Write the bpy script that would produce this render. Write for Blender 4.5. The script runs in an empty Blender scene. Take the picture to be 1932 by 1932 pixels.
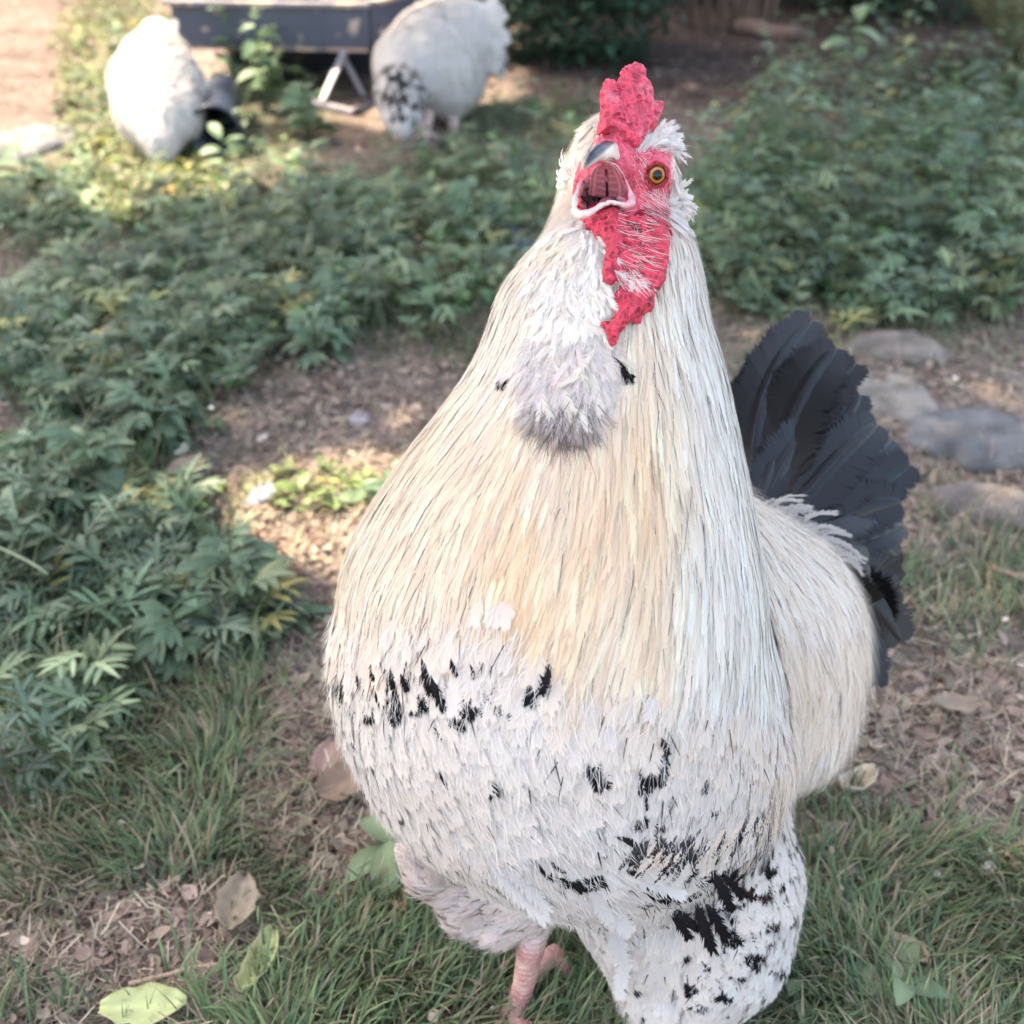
import bpy, math, random
import numpy as np
import openvdb as vdb
from mathutils import Vector, Matrix
from mathutils.bvhtree import BVHTree

rng = np.random.default_rng(7)
random.seed(7)
SC = bpy.context.scene
COL = SC.collection

# ------------------------------------------------------------------ camera
PITCH = math.radians(33.0); TF = math.tan(math.radians(25.0)); CAM = np.array([0.0, 0.0, 0.8])
cam_d = bpy.data.cameras.new("camera"); cam = bpy.data.objects.new("camera", cam_d); COL.objects.link(cam)
cam.location = CAM; cam.rotation_euler = (math.pi / 2 - PITCH, 0, 0)
cam_d.sensor_width = 36; cam_d.angle = 2 * math.atan(TF); cam_d.clip_start = 0.02; cam_d.clip_end = 300
cam_d.dof.use_dof = True; cam_d.dof.focus_distance = 0.66; cam_d.dof.aperture_fstop = 6.8
SC.camera = cam

# ------------------------------------------------------------------ world, sun, exposure
SUN_EL, SUN_AZ = math.radians(62), math.radians(-62)     # azimuth from +Y towards +X of the direction TO the sun
SUN_DIR = np.array([math.sin(SUN_AZ) * math.cos(SUN_EL), math.cos(SUN_AZ) * math.cos(SUN_EL), math.sin(SUN_EL)])
W = bpy.data.worlds.new("World"); SC.world = W; W.use_nodes = True
nt = W.node_tree; nt.nodes.clear()
wo = nt.nodes.new("ShaderNodeOutputWorld"); bg = nt.nodes.new("ShaderNodeBackground"); sky = nt.nodes.new("ShaderNodeTexSky")
sky.sky_type = 'NISHITA'; sky.sun_disc = False; sky.sun_elevation = SUN_EL; sky.sun_rotation = SUN_AZ
sky.dust_density = 3.0; sky.ozone_density = 1.0; sky.air_density = 1.0
bg.inputs[1].default_value = 0.15
nt.links.new(sky.outputs[0], bg.inputs[0]); nt.links.new(bg.outputs[0], wo.inputs[0])
sl = bpy.data.lights.new("sun", 'SUN'); sl.energy = 2.7; sl.angle = math.radians(0.6); sl.color = (1.0, 0.94, 0.84)
so = bpy.data.objects.new("sun", sl); COL.objects.link(so)
so.rotation_euler = Vector(SUN_DIR).to_track_quat('Z', 'Y').to_euler()
SC.view_settings.view_transform = 'Standard'; SC.view_settings.look = 'None'
SC.view_settings.exposure = 2.65; SC.view_settings.use_white_balance = True; SC.view_settings.white_balance_temperature = 7900; SC.view_settings.white_balance_tint = 12; SC.view_settings.gamma = 1.0; SC.view_settings.use_curve_mapping = False
SC.render.engine = 'CYCLES'
SC.cycles.max_bounces = 6; SC.cycles.transparent_max_bounces = 6; SC.cycles.use_denoising = True

# ------------------------------------------------------------------ helpers
RIGHT = np.array([1.0, 0, 0]); UP = np.array([0, math.sin(PITCH), math.cos(PITCH)]); FWD = np.array([0, math.cos(PITCH), -math.sin(PITCH)])
def P(u, v, d):
    """reference measure (u, v on the 1932 grid) at depth d -> world point"""
    u, v, d = np.asarray(u, float), np.asarray(v, float), np.asarray(d, float)
    xn = (u - 966) / 966 * TF; yn = (966 - v) / 966 * TF
    return CAM + d[..., None] * (FWD + xn[..., None] * RIGHT + yn[..., None] * UP)
def DG(v):
    yn = (966 - np.asarray(v, float)) / 966 * TF
    return 0.8 / np.maximum(math.sin(PITCH) - yn * math.cos(PITCH), 0.02)
def G(u, v): return P(u, v, DG(v))
def UV(p):
    q = np.asarray(p) - CAM; d = q @ FWD
    return 966 + (q @ RIGHT) / d / TF * 966, 966 - (q @ UP) / d / TF * 966, d
def S(d): return d * TF / 966            # metres per reference pixel at depth d
def lin(c):
    c = np.asarray(c, float) / 255.0
    return np.where(c <= 0.04045, c / 12.92, ((c + 0.055) / 1.055) ** 2.4)
def Z1(x, y): return 966 + x * 0.2, 77.3 + y * 0.2
def Z2(x, y): return 869.4 + 0.3 * x, 367 + 0.3 * y
def nrm(a): return a / np.maximum(np.linalg.norm(a, axis=-1, keepdims=True), 1e-9)

LAT = rng.random((48, 48, 48)).astype(np.float32)
def noise3(p):
    p = np.asarray(p, np.float32); i = np.floor(p).astype(np.int32); f = p - i; f = f * f * (3 - 2 * f)
    x0, y0, z0 = i[..., 0] % 48, i[..., 1] % 48, i[..., 2] % 48
    x1, y1, z1 = (x0 + 1) % 48, (y0 + 1) % 48, (z0 + 1) % 48
    fx, fy, fz = f[..., 0], f[..., 1], f[..., 2]
    a = LAT[x0, y0, z0] * (1 - fx) + LAT[x1, y0, z0] * fx; b = LAT[x0, y1, z0] * (1 - fx) + LAT[x1, y1, z0] * fx
    c = LAT[x0, y0, z1] * (1 - fx) + LAT[x1, y0, z1] * fx; e = LAT[x0, y1, z1] * (1 - fx) + LAT[x1, y1, z1] * fx
    return (a * (1 - fy) + b * fy) * (1 - fz) + (c * (1 - fy) + e * fy) * fz
def fbm(p, o=3):
    p = np.asarray(p, float); s = 0; a = 1; t = 0
    for k in range(o):
        s = s + a * noise3(p * 2 ** k + 7.3 * k); t += a; a *= .5
    return s / t
def sstep(a, b, x):
    t = np.clip((x - a) / (b - a), 0, 1); return t * t * (3 - 2 * t)

def mesh_obj(name, verts, faces, mat, cols=None, parent=None, smooth=True, uv=None):
    verts = np.ascontiguousarray(verts, np.float32); faces = np.ascontiguousarray(faces, np.int32)
    me = bpy.data.meshes.new(name)
    nv, nf, k = len(verts), len(faces), faces.shape[1]
    me.vertices.add(nv); me.vertices.foreach_set("co", verts.ravel())
    me.loops.add(nf * k); me.loops.foreach_set("vertex_index", faces.ravel())
    me.polygons.add(nf); me.polygons.foreach_set("loop_start", np.arange(0, nf * k, k, dtype=np.int32))
    me.polygons.foreach_set("loop_total", np.full(nf, k, np.int32))
    me.update(calc_edges=True)
    if smooth: me.polygons.foreach_set("use_smooth", np.ones(nf, bool))
    if cols is not None:
        at = me.color_attributes.new("Col", 'FLOAT_COLOR', 'POINT')
        c = np.ones((nv, 4), np.float32); c[:, :3] = cols
        at.data.foreach_set("color", c.ravel())
    me.materials.append(mat)
    o = bpy.data.objects.new(name, me); COL.objects.link(o)
    if parent is not None: o.parent = parent
    return o
def tag(o, label=None, cat=None, group=None, kind=None):
    if label: o["label"] = label
    if cat: o["category"] = cat
    if group: o["group"] = group
    if kind: o["kind"] = kind
    return o
def empty(name, label, cat, group=None, loc=(0, 0, 0)):
    o = bpy.data.objects.new(name, None); COL.objects.link(o); o.location = loc; o.empty_display_size = .05
    return tag(o, label, cat, group)

# ---- materials
def mat(name, color=None, rough=.6, attr=False, trans=0.0, sss=0.0, bump=None, spec=.3, coat=0.0, noise=None, metal=0.0, sheen=0.0):
    m = bpy.data.materials.new(name); m.use_nodes = True; n = m.node_tree.nodes; L = m.node_tree.links
    b = n["Principled BSDF"]; out = n["Material Output"]
    b.inputs["Roughness"].default_value = rough; b.inputs["Specular IOR Level"].default_value = spec
    b.inputs["Coat Weight"].default_value = coat; b.inputs["Metallic"].default_value = metal
    b.inputs["Coat Roughness"].default_value = .08; b.inputs["Sheen Weight"].default_value = sheen
    if attr:
        a = n.new("ShaderNodeAttribute"); a.attribute_name = "Col"; cs = a.outputs["Color"]
    else:
        r = n.new("ShaderNodeRGB"); r.outputs[0].default_value = (*color, 1); cs = r.outputs[0]
    tc = n.new("ShaderNodeTexCoord")
    if noise:                                   # (scale, darkest, lightest)
        t = n.new("ShaderNodeTexNoise"); t.inputs["Scale"].default_value = noise[0]; t.inputs["Detail"].default_value = 6
        L.new(tc.outputs["Object"], t.inputs["Vector"])
        mr = n.new("ShaderNodeMapRange"); mr.inputs[1].default_value = .3; mr.inputs[2].default_value = .7
        mr.inputs[3].default_value = noise[1]; mr.inputs[4].default_value = noise[2]; L.new(t.outputs[0], mr.inputs[0])
        vm = n.new("ShaderNodeVectorMath"); vm.operation = 'SCALE'; L.new(cs, vm.inputs[0]); L.new(mr.outputs[0], vm.inputs["Scale"]); cs = vm.outputs[0]
    L.new(cs, b.inputs["Base Color"])
    if sss > 0:
        b.inputs["Subsurface Weight"].default_value = sss; b.inputs["Subsurface Radius"].default_value = (.006, .002, .0015); b.inputs["Subsurface Scale"].default_value = 1.0
    if bump:                                    # (kind, scale, strength, distance)
        if bump[0] == 'voronoi':
            t = n.new("ShaderNodeTexVoronoi"); t.inputs["Scale"].default_value = bump[1]; o_ = t.outputs["Distance"]
        else:
            t = n.new("ShaderNodeTexNoise"); t.inputs["Scale"].default_value = bump[1]; t.inputs["Detail"].default_value = 5; o_ = t.outputs[0]
        L.new(tc.outputs["Object"], t.inputs["Vector"])
        bp = n.new("ShaderNodeBump"); bp.inputs["Strength"].default_value = bump[2]; bp.inputs["Distance"].default_value = bump[3]
        L.new(o_, bp.inputs["Height"]); L.new(bp.outputs[0], b.inputs["Normal"])
    if trans > 0:
        t = n.new("ShaderNodeBsdfTranslucent"); L.new(cs, t.inputs[0])
        mx = n.new("ShaderNodeMixShader"); mx.inputs[0].default_value = trans
        L.new(b.outputs[0], mx.inputs[1]); L.new(t.outputs[0], mx.inputs[2]); L.new(mx.outputs[0], out.inputs[0])
    return m
M_FEATHER = mat("feather", attr=True, rough=.85, trans=.56, spec=.15, sheen=0.0)
M_BLACKF = mat("black_feather", attr=True, rough=.32, trans=.0, spec=.33)
M_SKIN = mat("red_skin", attr=True, rough=.45, sss=.3, bump=('voronoi', 1100, .7, .0009), spec=.5, noise=(260, .68, 1.3))
M_MOUTH = mat("mouth_lining", attr=True, rough=.35, sss=.12, spec=.5, bump=('noise', 700, .2, .0004))
M_HORN = mat("horn", attr=True, rough=.32, spec=.5, bump=('noise', 500, .12, .0003))
M_EYE = mat("eye", attr=True, rough=.16, spec=.35, coat=.08)
M_SHANK = mat("scaly_skin", attr=True, rough=.5, sss=.2, bump=('voronoi', 300, .8, .0015), spec=.35)
M_LEAF = mat("leaf", attr=True, rough=.5, trans=.28, spec=.35)
M_GRASS = mat("grass", attr=True, rough=.5, trans=.3, spec=.3)
M_LITTER = mat("litter", attr=True, rough=.8, trans=.1, spec=.2)
M_STONE = mat("stone", attr=True, rough=.85, bump=('noise', 45, .9, .012), noise=(22, .55, 1.4), spec=.25)
M_STEM = mat("stem", attr=True, rough=.7, spec=.2)
M_BARK = mat("bark", attr=True, rough=.9, bump=('noise', 40, .8, .01), noise=(14, .6, 1.3), spec=.15)

# ---- signed distance modelling
class Field:
    def __init__(s, lo, hi, vox):
        s.lo = np.array(lo, float); s.vox = vox; s.n = np.ceil((np.array(hi) - s.lo) / vox).astype(int) + 1
        s.a = np.full(s.n, 1.0, np.float32)
    def pts(s, sl):
        ax = [s.lo[k] + s.vox * np.arange(sl[k].start, sl[k].stop) for k in range(3)]
        return np.stack(np.meshgrid(*ax, indexing='ij'), -1).astype(np.float32)
    def box(s, mn, mx):
        a = np.clip(np.floor((mn - s.lo) / s.vox).astype(int), 0, s.n); b = np.clip(np.ceil((mx - s.lo) / s.vox).astype(int) + 1, 0, s.n)
        return tuple(slice(a[k], b[k]) for k in range(3))
    def add(s, mn, mx, fn, k=.01, sub=False):
        sl = s.box(np.asarray(mn) - 3 * k - 3 * s.vox, np.asarray(mx) + 3 * k + 3 * s.vox)
        if any(q.stop <= q.start for q in sl): return
        d = fn(s.pts(sl)); a = s.a[sl]
        if sub: d = -d; h = np.clip(.5 - .5 * (d - a) / k * -1, 0, 1) if 0 else None
        if sub:
            h = np.clip(k - np.abs(a - d), 0, None) / k; s.a[sl] = np.maximum(a, d) + h * h * k * .25
        else:
            h = np.clip(k - np.abs(a - d), 0, None) / k; s.a[sl] = np.minimum(a, d) - h * h * k * .25
    def cone(s, a, b, ra, rb, k=.01, sub=False):
        a, b = np.asarray(a, float), np.asarray(b, float); R = max(ra, rb)
        s.add(np.minimum(a, b) - R, np.maximum(a, b) + R, lambda p: capsule(p, a, b, ra, rb), k, sub)
    def chain(s, pts, rad, k=.01, sub=False):
        if len(pts) == 1: s.cone(pts[0], pts[0] + np.array([0, 0, 1e-4]), rad[0], rad[0], k, sub)
        elif k > .009:
            for i in range(len(pts) - 1): s.cone(pts[i], pts[i + 1], rad[i], rad[i + 1], k, sub)
        else:
            q = np.array(pts); R_ = max(rad)
            s.add(q.min(0) - R_, q.max(0) + R_, lambda p: np.minimum.reduce([capsule(p, q[i], q[i + 1], rad[i], rad[i + 1]) for i in range(len(q) - 1)]), k, sub)
    def mesh(s, disp=None):
        if disp is not None:
            sel = np.abs(s.a) < .012; idx = np.argwhere(sel); s.a[sel] += disp(s.lo + idx * s.vox).astype(np.float32)
        g = vdb.FloatGrid(); g.background = 1.0; g.copyFromArray(s.a); v, t, q = g.convertToPolygons(0.0, 0.0)
        q = q[:, ::-1] if True else q
        return s.lo + v * s.vox, q
def capsule(p, a, b, ra, rb):
    ab = (b - a).astype(np.float32); pa = p - a.astype(np.float32)
    t = np.clip((pa @ ab) / max(float(ab @ ab), 1e-12), 0, 1)
    return np.linalg.norm(pa - t[..., None] * ab, axis=-1) - (ra + (rb - ra) * t)
def ch(rows):                                   # rows (u, v, depth, radius in reference px) -> points, radii
    pts = [P(r[0], r[1], r[2]) for r in rows]; return pts, [r[3] * S(r[2]) for r in rows]
def relax(v, q, it=2):
    for _ in range(it):
        s = np.zeros_like(v); c = np.zeros(len(v))
        for i in range(4):
            np.add.at(s, q[:, i], v[q[:, (i + 1) % 4]]); np.add.at(c, q[:, i], 1)
            np.add.at(s, q[:, i], v[q[:, (i - 1) % 4]]); np.add.at(c, q[:, i], 1)
        v = v * .4 + .6 * s / c[:, None]
    return v
def fix_out(v, q):                              # make the quads wind outwards
    a, b, c = v[q[:, 0]], v[q[:, 1]], v[q[:, 2]]
    vol = np.einsum('ij,ij->i', a, np.cross(b, c)).sum()
    return q if vol > 0 else q[:, ::-1]

# ---- ribbons: paths (N,K,3), nor (N,K,3), width (N,), colours (N,3) root / tip
def prof_lancet(s): return np.minimum(1, s * 6 + .25) * np.sqrt(np.clip(1 - s ** 2.2, 0, 1)) * (1 - .35 * s)
def prof_leaf(s): return np.sin(np.pi * np.clip(s * .93 + .05, 0, 1)) ** .8
def prof_hair(s): return (1 - s) ** .6 * np.minimum(1, .6 + s)
def prof_vane(s): return np.minimum(1, .35 + s * 2.5) * np.sqrt(np.clip(1 - s ** 3.2, 0, 1))
def ribbons(paths, nor, width, prof, c0, c1, fold=0.0, three=True, cmid=None, jag=0):
    N, K, _ = paths.shape; s = np.linspace(0, 1, K); t = np.gradient(paths, axis=1); side = nrm(np.cross(t, nor))
    w = width[:, None] * prof(s)[None, :] * .5
    n2 = nrm(np.cross(side, t))
    if three: V = np.stack([paths - side * w[..., None] + n2 * (fold * w)[..., None], paths, paths + side * w[..., None] + n2 * (fold * w)[..., None]], 2)
    else: V = np.stack([paths - side * w[..., None], paths + side * w[..., None]], 2)
    A = V.shape[2]; V = V.reshape(-1, 3)
    C = c0[:, None, None, :] * (1 - s)[None, :, None, None] + c1[:, None, None, :] * s[None, :, None, None]
    C = np.broadcast_to(C, (N, K, A, 3)).copy()
    if cmid is not None and three: C[:, :, 1] = cmid[:, None, :]
    i = np.arange(K - 1)[:, None] * A + np.arange(A - 1)[None, :]
    f = np.stack([i, i + 1, i + A + 1, i + A], -1).reshape(-1, 4)
    F = (f[None] + (np.arange(N) * K * A)[:, None, None]).reshape(-1, 4)
    return V, F, C.reshape(-1, 3)
def sample_path(paths, s):
    N, K, _ = paths.shape; x = np.clip(s, 0, 1) * (K - 1); i = np.minimum(x.astype(int), K - 2); f = (x - i)[..., None]
    r = np.arange(N)[:, None]
    return paths[r, i] * (1 - f) + paths[r, i + 1] * f
def barbed(paths, nor, width, prof, c0, c1, nb=16, sweep=.16, cm=None, jit=.5, lift=.12, thick=4.0):
    """feathers whose vane is built barb by barb: N x 2nb slim triangles"""
    N = len(paths); s0 = np.linspace(.02, .97, nb)[None, :].repeat(N, 0) + rng.normal(0, .35 / nb, (N, nb)); s0 = np.clip(s0, 0, 1)
    t = np.gradient(paths, axis=1); side = nrm(np.cross(t, nor)); VV = []; CC = []
    L = np.linalg.norm(paths[:, -1] - paths[:, 0], axis=-1)
    for sg in (-1, 1):
        j = rng.normal(0, jit * .12, (N, nb)); se = np.clip(s0 + sweep * (1 + j * 2), 0, 1.0)
        w = width[:, None] * .5 * prof(s0) * (1 + rng.normal(0, jit * .18, (N, nb)))
        A = sample_path(paths, s0 - .012); B = sample_path(paths, np.clip(s0 + thick / nb, 0, 1)); base = sample_path(paths, se)
        sd = sample_path(side, se); nn = sample_path(nor, se)
        over = np.clip(s0 + sweep - 1, 0, 1)[..., None] * nrm(paths[:, -1] - paths[:, -2])[:, None, :] * L[:, None, None] * .6
        T = base + sg * sd * w[..., None] + nn * (w * (rng.normal(-.02, lift, (N, nb))))[..., None] + over
        VV.append(np.stack([A, B, T] if sg > 0 else [B, A, T], 2))
        k = s0[..., None] ; cr = c0[:, None] * (1 - k) + c1[:, None] * k; k2 = se[..., None]; ct = c0[:, None] * (1 - k2) + c1[:, None] * k2
        CC.append(np.stack([cr, cr, ct], 2))
    V = np.concatenate(VV, 1).reshape(-1, 3); C = np.concatenate(CC, 1).reshape(-1, 3)
    return V, np.arange(len(V)).reshape(-1, 3), C
def quad2tri(F): return np.concatenate([F[:, [0, 1, 2]], F[:, [0, 2, 3]]]) if F.shape[1] == 4 else F
def join(parts):
    vs, fs, cs, o = [], [], [], 0
    k = max(p[1].shape[1] for p in parts); mixed = len({p[1].shape[1] for p in parts}) > 1
    for V, F, C in parts:
        F = quad2tri(F) if mixed else F
        vs.append(V); fs.append(F + o); cs.append(C); o += len(V)
    return np.concatenate(vs), np.concatenate(fs), np.concatenate(cs)
def jitter(c, n, amt=.08, hue=.02):
    c = np.asarray(c, float)
    return np.clip(c * (1 + rng.normal(0, amt, (n, 1))) + rng.normal(0, hue, (n, 3)) * c.mean(), .004, .95)
def inpoly(u, v, poly):
    u, v = np.asarray(u), np.asarray(v); r = np.zeros(u.shape, bool); n = len(poly)
    for i in range(n):
        (x1, y1), (x2, y2) = poly[i], poly[(i + 1) % n]
        c = ((y1 > v) != (y2 > v)) & (u < (x2 - x1) * (v - y1) / ((y2 - y1) or 1e-9) + x1); r ^= c
    return r

# =================================================================== GROUND
def H(x, y):
    x, y = np.asarray(x, float), np.asarray(y, float)
    p = np.stack([x, y, np.zeros_like(x)], -1); near = np.exp(-(((x - .05) / .35) ** 2 + ((y - .55) / .3) ** 2))
    h = (fbm(p * 3.1 + 5, 3) - .5) * .05 + (fbm(p * 17 + 9, 2) - .5) * .018
    return h * (1 - .8 * near)
def warp(n, a, b, c, w):                      # grid lines dense near c
    t = np.linspace(-1, 1, n); s = np.sinh(t * w) / np.sinh(w); return np.where(s < 0, c + s * (c - a), c + s * (b - c))
gx = warp(520, -60, 60, 0.1, 5.2); gy = warp(520, -40, 90, 1.2, 5.0)
X, Y = np.meshgrid(gx, gy, indexing='ij'); ZZ = H(X, Y) + (fbm(np.stack([X, Y, X * 0], -1) * 60, 2) - .5) * .008
V = np.stack([X, Y, ZZ], -1).reshape(-1, 3); n = 520
i = (np.arange(n - 1)[:, None] * n + np.arange(n - 1)[None]).ravel(); F = np.stack([i, i + n, i + n + 1, i + 1], -1)
# zones given by ellipses on the reference grid (u, v, ru, rv, weight)
def zone(u, v, zs):
    r = np.zeros(np.shape(u))
    for (a, b, ru, rv, w) in zs: r = np.maximum(r, w * (1 - sstep(.65, 1.15, np.hypot((u - a) / ru, (v - b) / rv))))
    return r
GRASS = [(170, 1400, 370, 290, 1.), (60, 1650, 150, 110, .7), (430, 1480, 240, 260, .45), (660, 1850, 210, 160, .9), (900, 1880, 250, 130, .95), (1100, 1900, 170, 130, .9),
         (1740, 1760, 330, 190, 1.), (1600, 1920, 420, 110, 1.), (600, 960, 200, 90, .3), (640, 700, 200, 70, .22), (730, 820, 120, 40, .3), (80, 560, 170, 90, .35), (1450, 680, 110, 70, .6),
         (1750, 640, 260, 60, .4), (1800, 1060, 260, 180, .35), (870, 620, 120, 80, .5), (230, 330, 180, 120, .5), (1650, 1500, 200, 80, .4), (60, 1900, 130, 60, .6), (500, 1700, 140, 70, .3), (200, 40, 100, 80, .6)]
WEED = [(50, 1330, 150, 170, .6), (1640, 300, 300, 180, 1), (1860, 240, 170, 160, .9), (260, 660, 300, 190, 1), (120, 1040, 310, 190, .9), (410, 1160, 120, 85, .6), (620, 500, 400, 160, 1), (900, 390, 170, 120, .9), (1620, 400, 330, 220, 1), (1850, 330, 230, 230, 1),
        (70, 400, 150, 100, .9), (490, 230, 150, 110, .6), (1400, 450, 160, 160, .85), (1790, 560, 200, 60, .5), (1000, 240, 160, 60, .8), (200, 130, 70, 130, .45), (700, 330, 250, 60, .5)]
DIRT = [(60, 90, 160, 100, 1), (650, 780, 260, 110, 1), (600, 1010, 210, 100, .9), (1400, 170, 300, 120, 1), (1800, 1400, 260, 140, 1), (1760, 850, 260, 220, .6), (250, 1800, 400, 120, 1), (600, 1490, 170, 220, .85), (90, 480, 120, 60, .5), (650, 290, 120, 40, .8)]
M_GROUND = bpy.data.materials.new("ground"); M_GROUND.use_nodes = True
n_ = M_GROUND.node_tree.nodes; L_ = M_GROUND.node_tree.links; b_ = n_["Principled BSDF"]; b_.inputs["Roughness"].default_value = .95; b_.inputs["Specular IOR Level"].default_value = .1
tc = n_.new("ShaderNodeTexCoord"); t1 = n_.new("ShaderNodeTexNoise"); t1.inputs["Scale"].default_value = 7; t1.inputs["Detail"].default_value = 10; t1.inputs["Roughness"].default_value = .65
t2 = n_.new("ShaderNodeTexNoise"); t2.inputs["Scale"].default_value = 90; t2.inputs["Detail"].default_value = 6
for t in (t1, t2): L_.new(tc.outputs["Object"], t.inputs["Vector"])
r1 = n_.new("ShaderNodeValToRGB"); r1.color_ramp.elements[0].position = .3; r1.color_ramp.elements[0].color = (.09, .070, .060, 1); r1.color_ramp.elements[1].position = .72; r1.color_ramp.elements[1].color = (.29, .225, .195, 1)
L_.new(t1.outputs[0], r1.inputs[0])
r2 = n_.new("ShaderNodeMapRange"); r2.inputs[1].default_value = .3; r2.inputs[2].default_value = .7; r2.inputs[3].default_value = .6; r2.inputs[4].default_value = 1.35; L_.new(t2.outputs[0], r2.inputs[0])
at = n_.new("ShaderNodeAttribute"); at.attribute_name = "Col"
mx = n_.new("ShaderNodeMix"); mx.data_type = 'RGBA'; L_.new(at.outputs["Fac"], mx.inputs[0]); L_.new(r1.outputs[0], mx.inputs[6]); mx.inputs[7].default_value = (.06, .075, .035, 1)
vm = n_.new("ShaderNodeVectorMath"); vm.operation = 'SCALE'; L_.new(mx.outputs[2], vm.inputs[0]); L_.new(r2.outputs[0], vm.inputs["Scale"]); dm = n_.new("ShaderNodeAttribute"); dm.attribute_name = "painted_shade"; dx = n_.new("ShaderNodeMix"); dx.data_type = 'RGBA'; dx.blend_type = 'MULTIPLY'; L_.new(dm.outputs["Fac"], dx.inputs[0]); L_.new(vm.outputs[0], dx.inputs[6]); dx.inputs[7].default_value = (.36, .32, .32, 1); L_.new(dx.outputs[2], b_.inputs["Base Color"])  # dark multiply that paints shade into the soil colour
bp = n_.new("ShaderNodeBump"); bp.inputs["Distance"].default_value = .006; bp.inputs["Strength"].default_value = .8; L_.new(t2.outputs[0], bp.inputs["Height"]); L_.new(bp.outputs[0], b_.inputs["Normal"])
uu, vv, dd = UV(V); ok = dd > .2
green = np.where(ok, np.clip(np.maximum(zone(uu, vv, GRASS) * .8, zone(uu, vv, WEED)) - .6 * zone(uu, vv, DIRT), 0, 1), .5)
go = mesh_obj("ground", V, F, M_GROUND, np.repeat(green[:, None], 3, 1)); da = go.data.attributes.new("painted_shade", 'FLOAT', 'POINT'); da.data.foreach_set("value", np.where(ok, zone(uu, vv, [(1480, 60, 640, 190, 1), (900, 60, 300, 110, .8), (60, 80, 260, 160, .4), (-250, 80, 260, 260, .4)]), .3).astype(np.float32)); tag(go, kind="structure", label="bare brown soil with dry litter under weeds and grass")  # soil colour darkened: shade painted along the back, over-bright sun toned down at left

def scatter(n, vlo=-40, vhi=2250, ulo=-450, uhi=2380, power=1.0, dens=None):
    """ground positions; density in the picture falls with nearness by `power`"""
    out = []
    k = 0
    while k < n:
        m = n * 3; v = rng.uniform(vlo, vhi, m); u = rng.uniform(ulo, uhi, m); d = DG(v)
        pr = np.clip((d / 1.6) ** power, 0, 1)
        if dens is not None: pr = pr * dens(u, v)
        s = rng.random(m) < pr; out.append(np.stack([u[s], v[s]], -1)); k += s.sum()
        if len(out) > 60: break
    uv_ = np.concatenate(out)[:n]; g = G(uv_[:, 0], uv_[:, 1]); g[:, 2] = H(g[:, 0], g[:, 1]); return uv_, g

# ---- grass blades
def grass(n, zs, lmin, lmax, wid, cols, name, lie=1.15, power=.6, K=6, extra=0.0, label=""):
    uv_, g = scatter(n, dens=lambda u, v: np.clip((zone(u, v, zs) + extra) * (1 - .85 * zone(u, v, DIRT)) * (.25 + 1.3 * fbm(np.stack([u / 90, v / 60, u * 0], -1), 2) ** 2 * 1.9), 0, 1), power=power)
    N = len(g); az0 = fbm(np.stack([g[:, 0] * 5, g[:, 1] * 5, g[:, 0] * 0 + 3], -1), 2) * 14
    az = az0 + rng.normal(0, 1.0, N); Ln = rng.uniform(lmin, lmax, N); lean = rng.uniform(.25, lie, N) * 1.3
    out = np.stack([np.cos(az), np.sin(az), np.zeros(N)], -1)
    s = np.linspace(0, 1, K); th = lean[:, None] * (.35 + 1.25 * s[None] ** 1.1)
    st = Ln[:, None, None] / (K - 1) * (np.sin(th)[..., None] * out[:, None] + np.cos(th)[..., None] * np.array([0, 0, 1.0]))
    pth = g[:, None] + np.cumsum(np.concatenate([np.zeros((N, 1, 3)), st[:, :-1]], 1), 1) - np.array([0, 0, .004])
    pth[..., 2] = np.maximum(pth[..., 2], H(g[:, 0], g[:, 1])[:, None] + .003 * s[None] )
    tw = rng.normal(0, .5, N); side = np.stack([-np.sin(az + tw), np.cos(az + tw), np.zeros(N)], -1)
    t = np.gradient(pth, axis=1); nr = nrm(np.cross(side[:, None], t))
    c = .86 * np.array(cols)[rng.integers(0, len(cols), N)]; pat = .75 + .5 * fbm(np.stack([g[:, 0] * 6, g[:, 1] * 6, g[:, 0] * 0], -1), 2)
    c = np.clip(c * pat[:, None] * (1 + rng.normal(0, .15, (N, 1))), .005, .9)
    tip = np.clip(c * 1.15 + np.array([.03, .02, 0]) * rng.random((N, 1)), 0, .9)
    V, F, C = ribbons(pth, nr, wid * rng.uniform(.6, 1.3, N), lambda s: (1 - s ** 1.8) * np.minimum(1, .7 + s), c, tip, fold=.35, three=False)
    return tag(mesh_obj(name, V, F, M_GRASS, C), label=label, cat="grass", kind="stuff")
GC = [(.11, .19, .10), (.09, .165, .09), (.08, .145, .09), (.12, .19, .10), (.15, .21, .115), (.07, .12, .075), (.17, .19, .12)]
GP = [(.19, .20, .11), (.26, .23, .14), (.14, .17, .09), (.32, .27, .19)]
STRAW = [(.46, .37, .27), (.38, .30, .23), (.55, .46, .35), (.30, .23, .18)]
grass(12000, GRASS, .02, .07, .0032, GC + GP, "grass", label="long green grass lying over in the yard")
grass(6500, GRASS, .02, .06, .0026, GP + STRAW[:2], "dry_grass", label="yellowing thin grass mixed through the green", lie=1.1)
grass(13000, [(966, 966, 3000, 3000, .5)] , .012, .045, .0024, GC + GP, "short_grass", label="short sparse grass between the weeds and litter", extra=.05)
grass(2600, [(640, 1850, 330, 170, 1), (950, 1880, 260, 120, 1), (300, 1400, 300, 250, .3), (1750, 1780, 300, 200, .4)],   .03, .065, .0034, [(.17, .26, .12), (.22, .30, .15), (.14, .23, .12)], "lush_grass", label="bright green grass around the rooster's foot")

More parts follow.
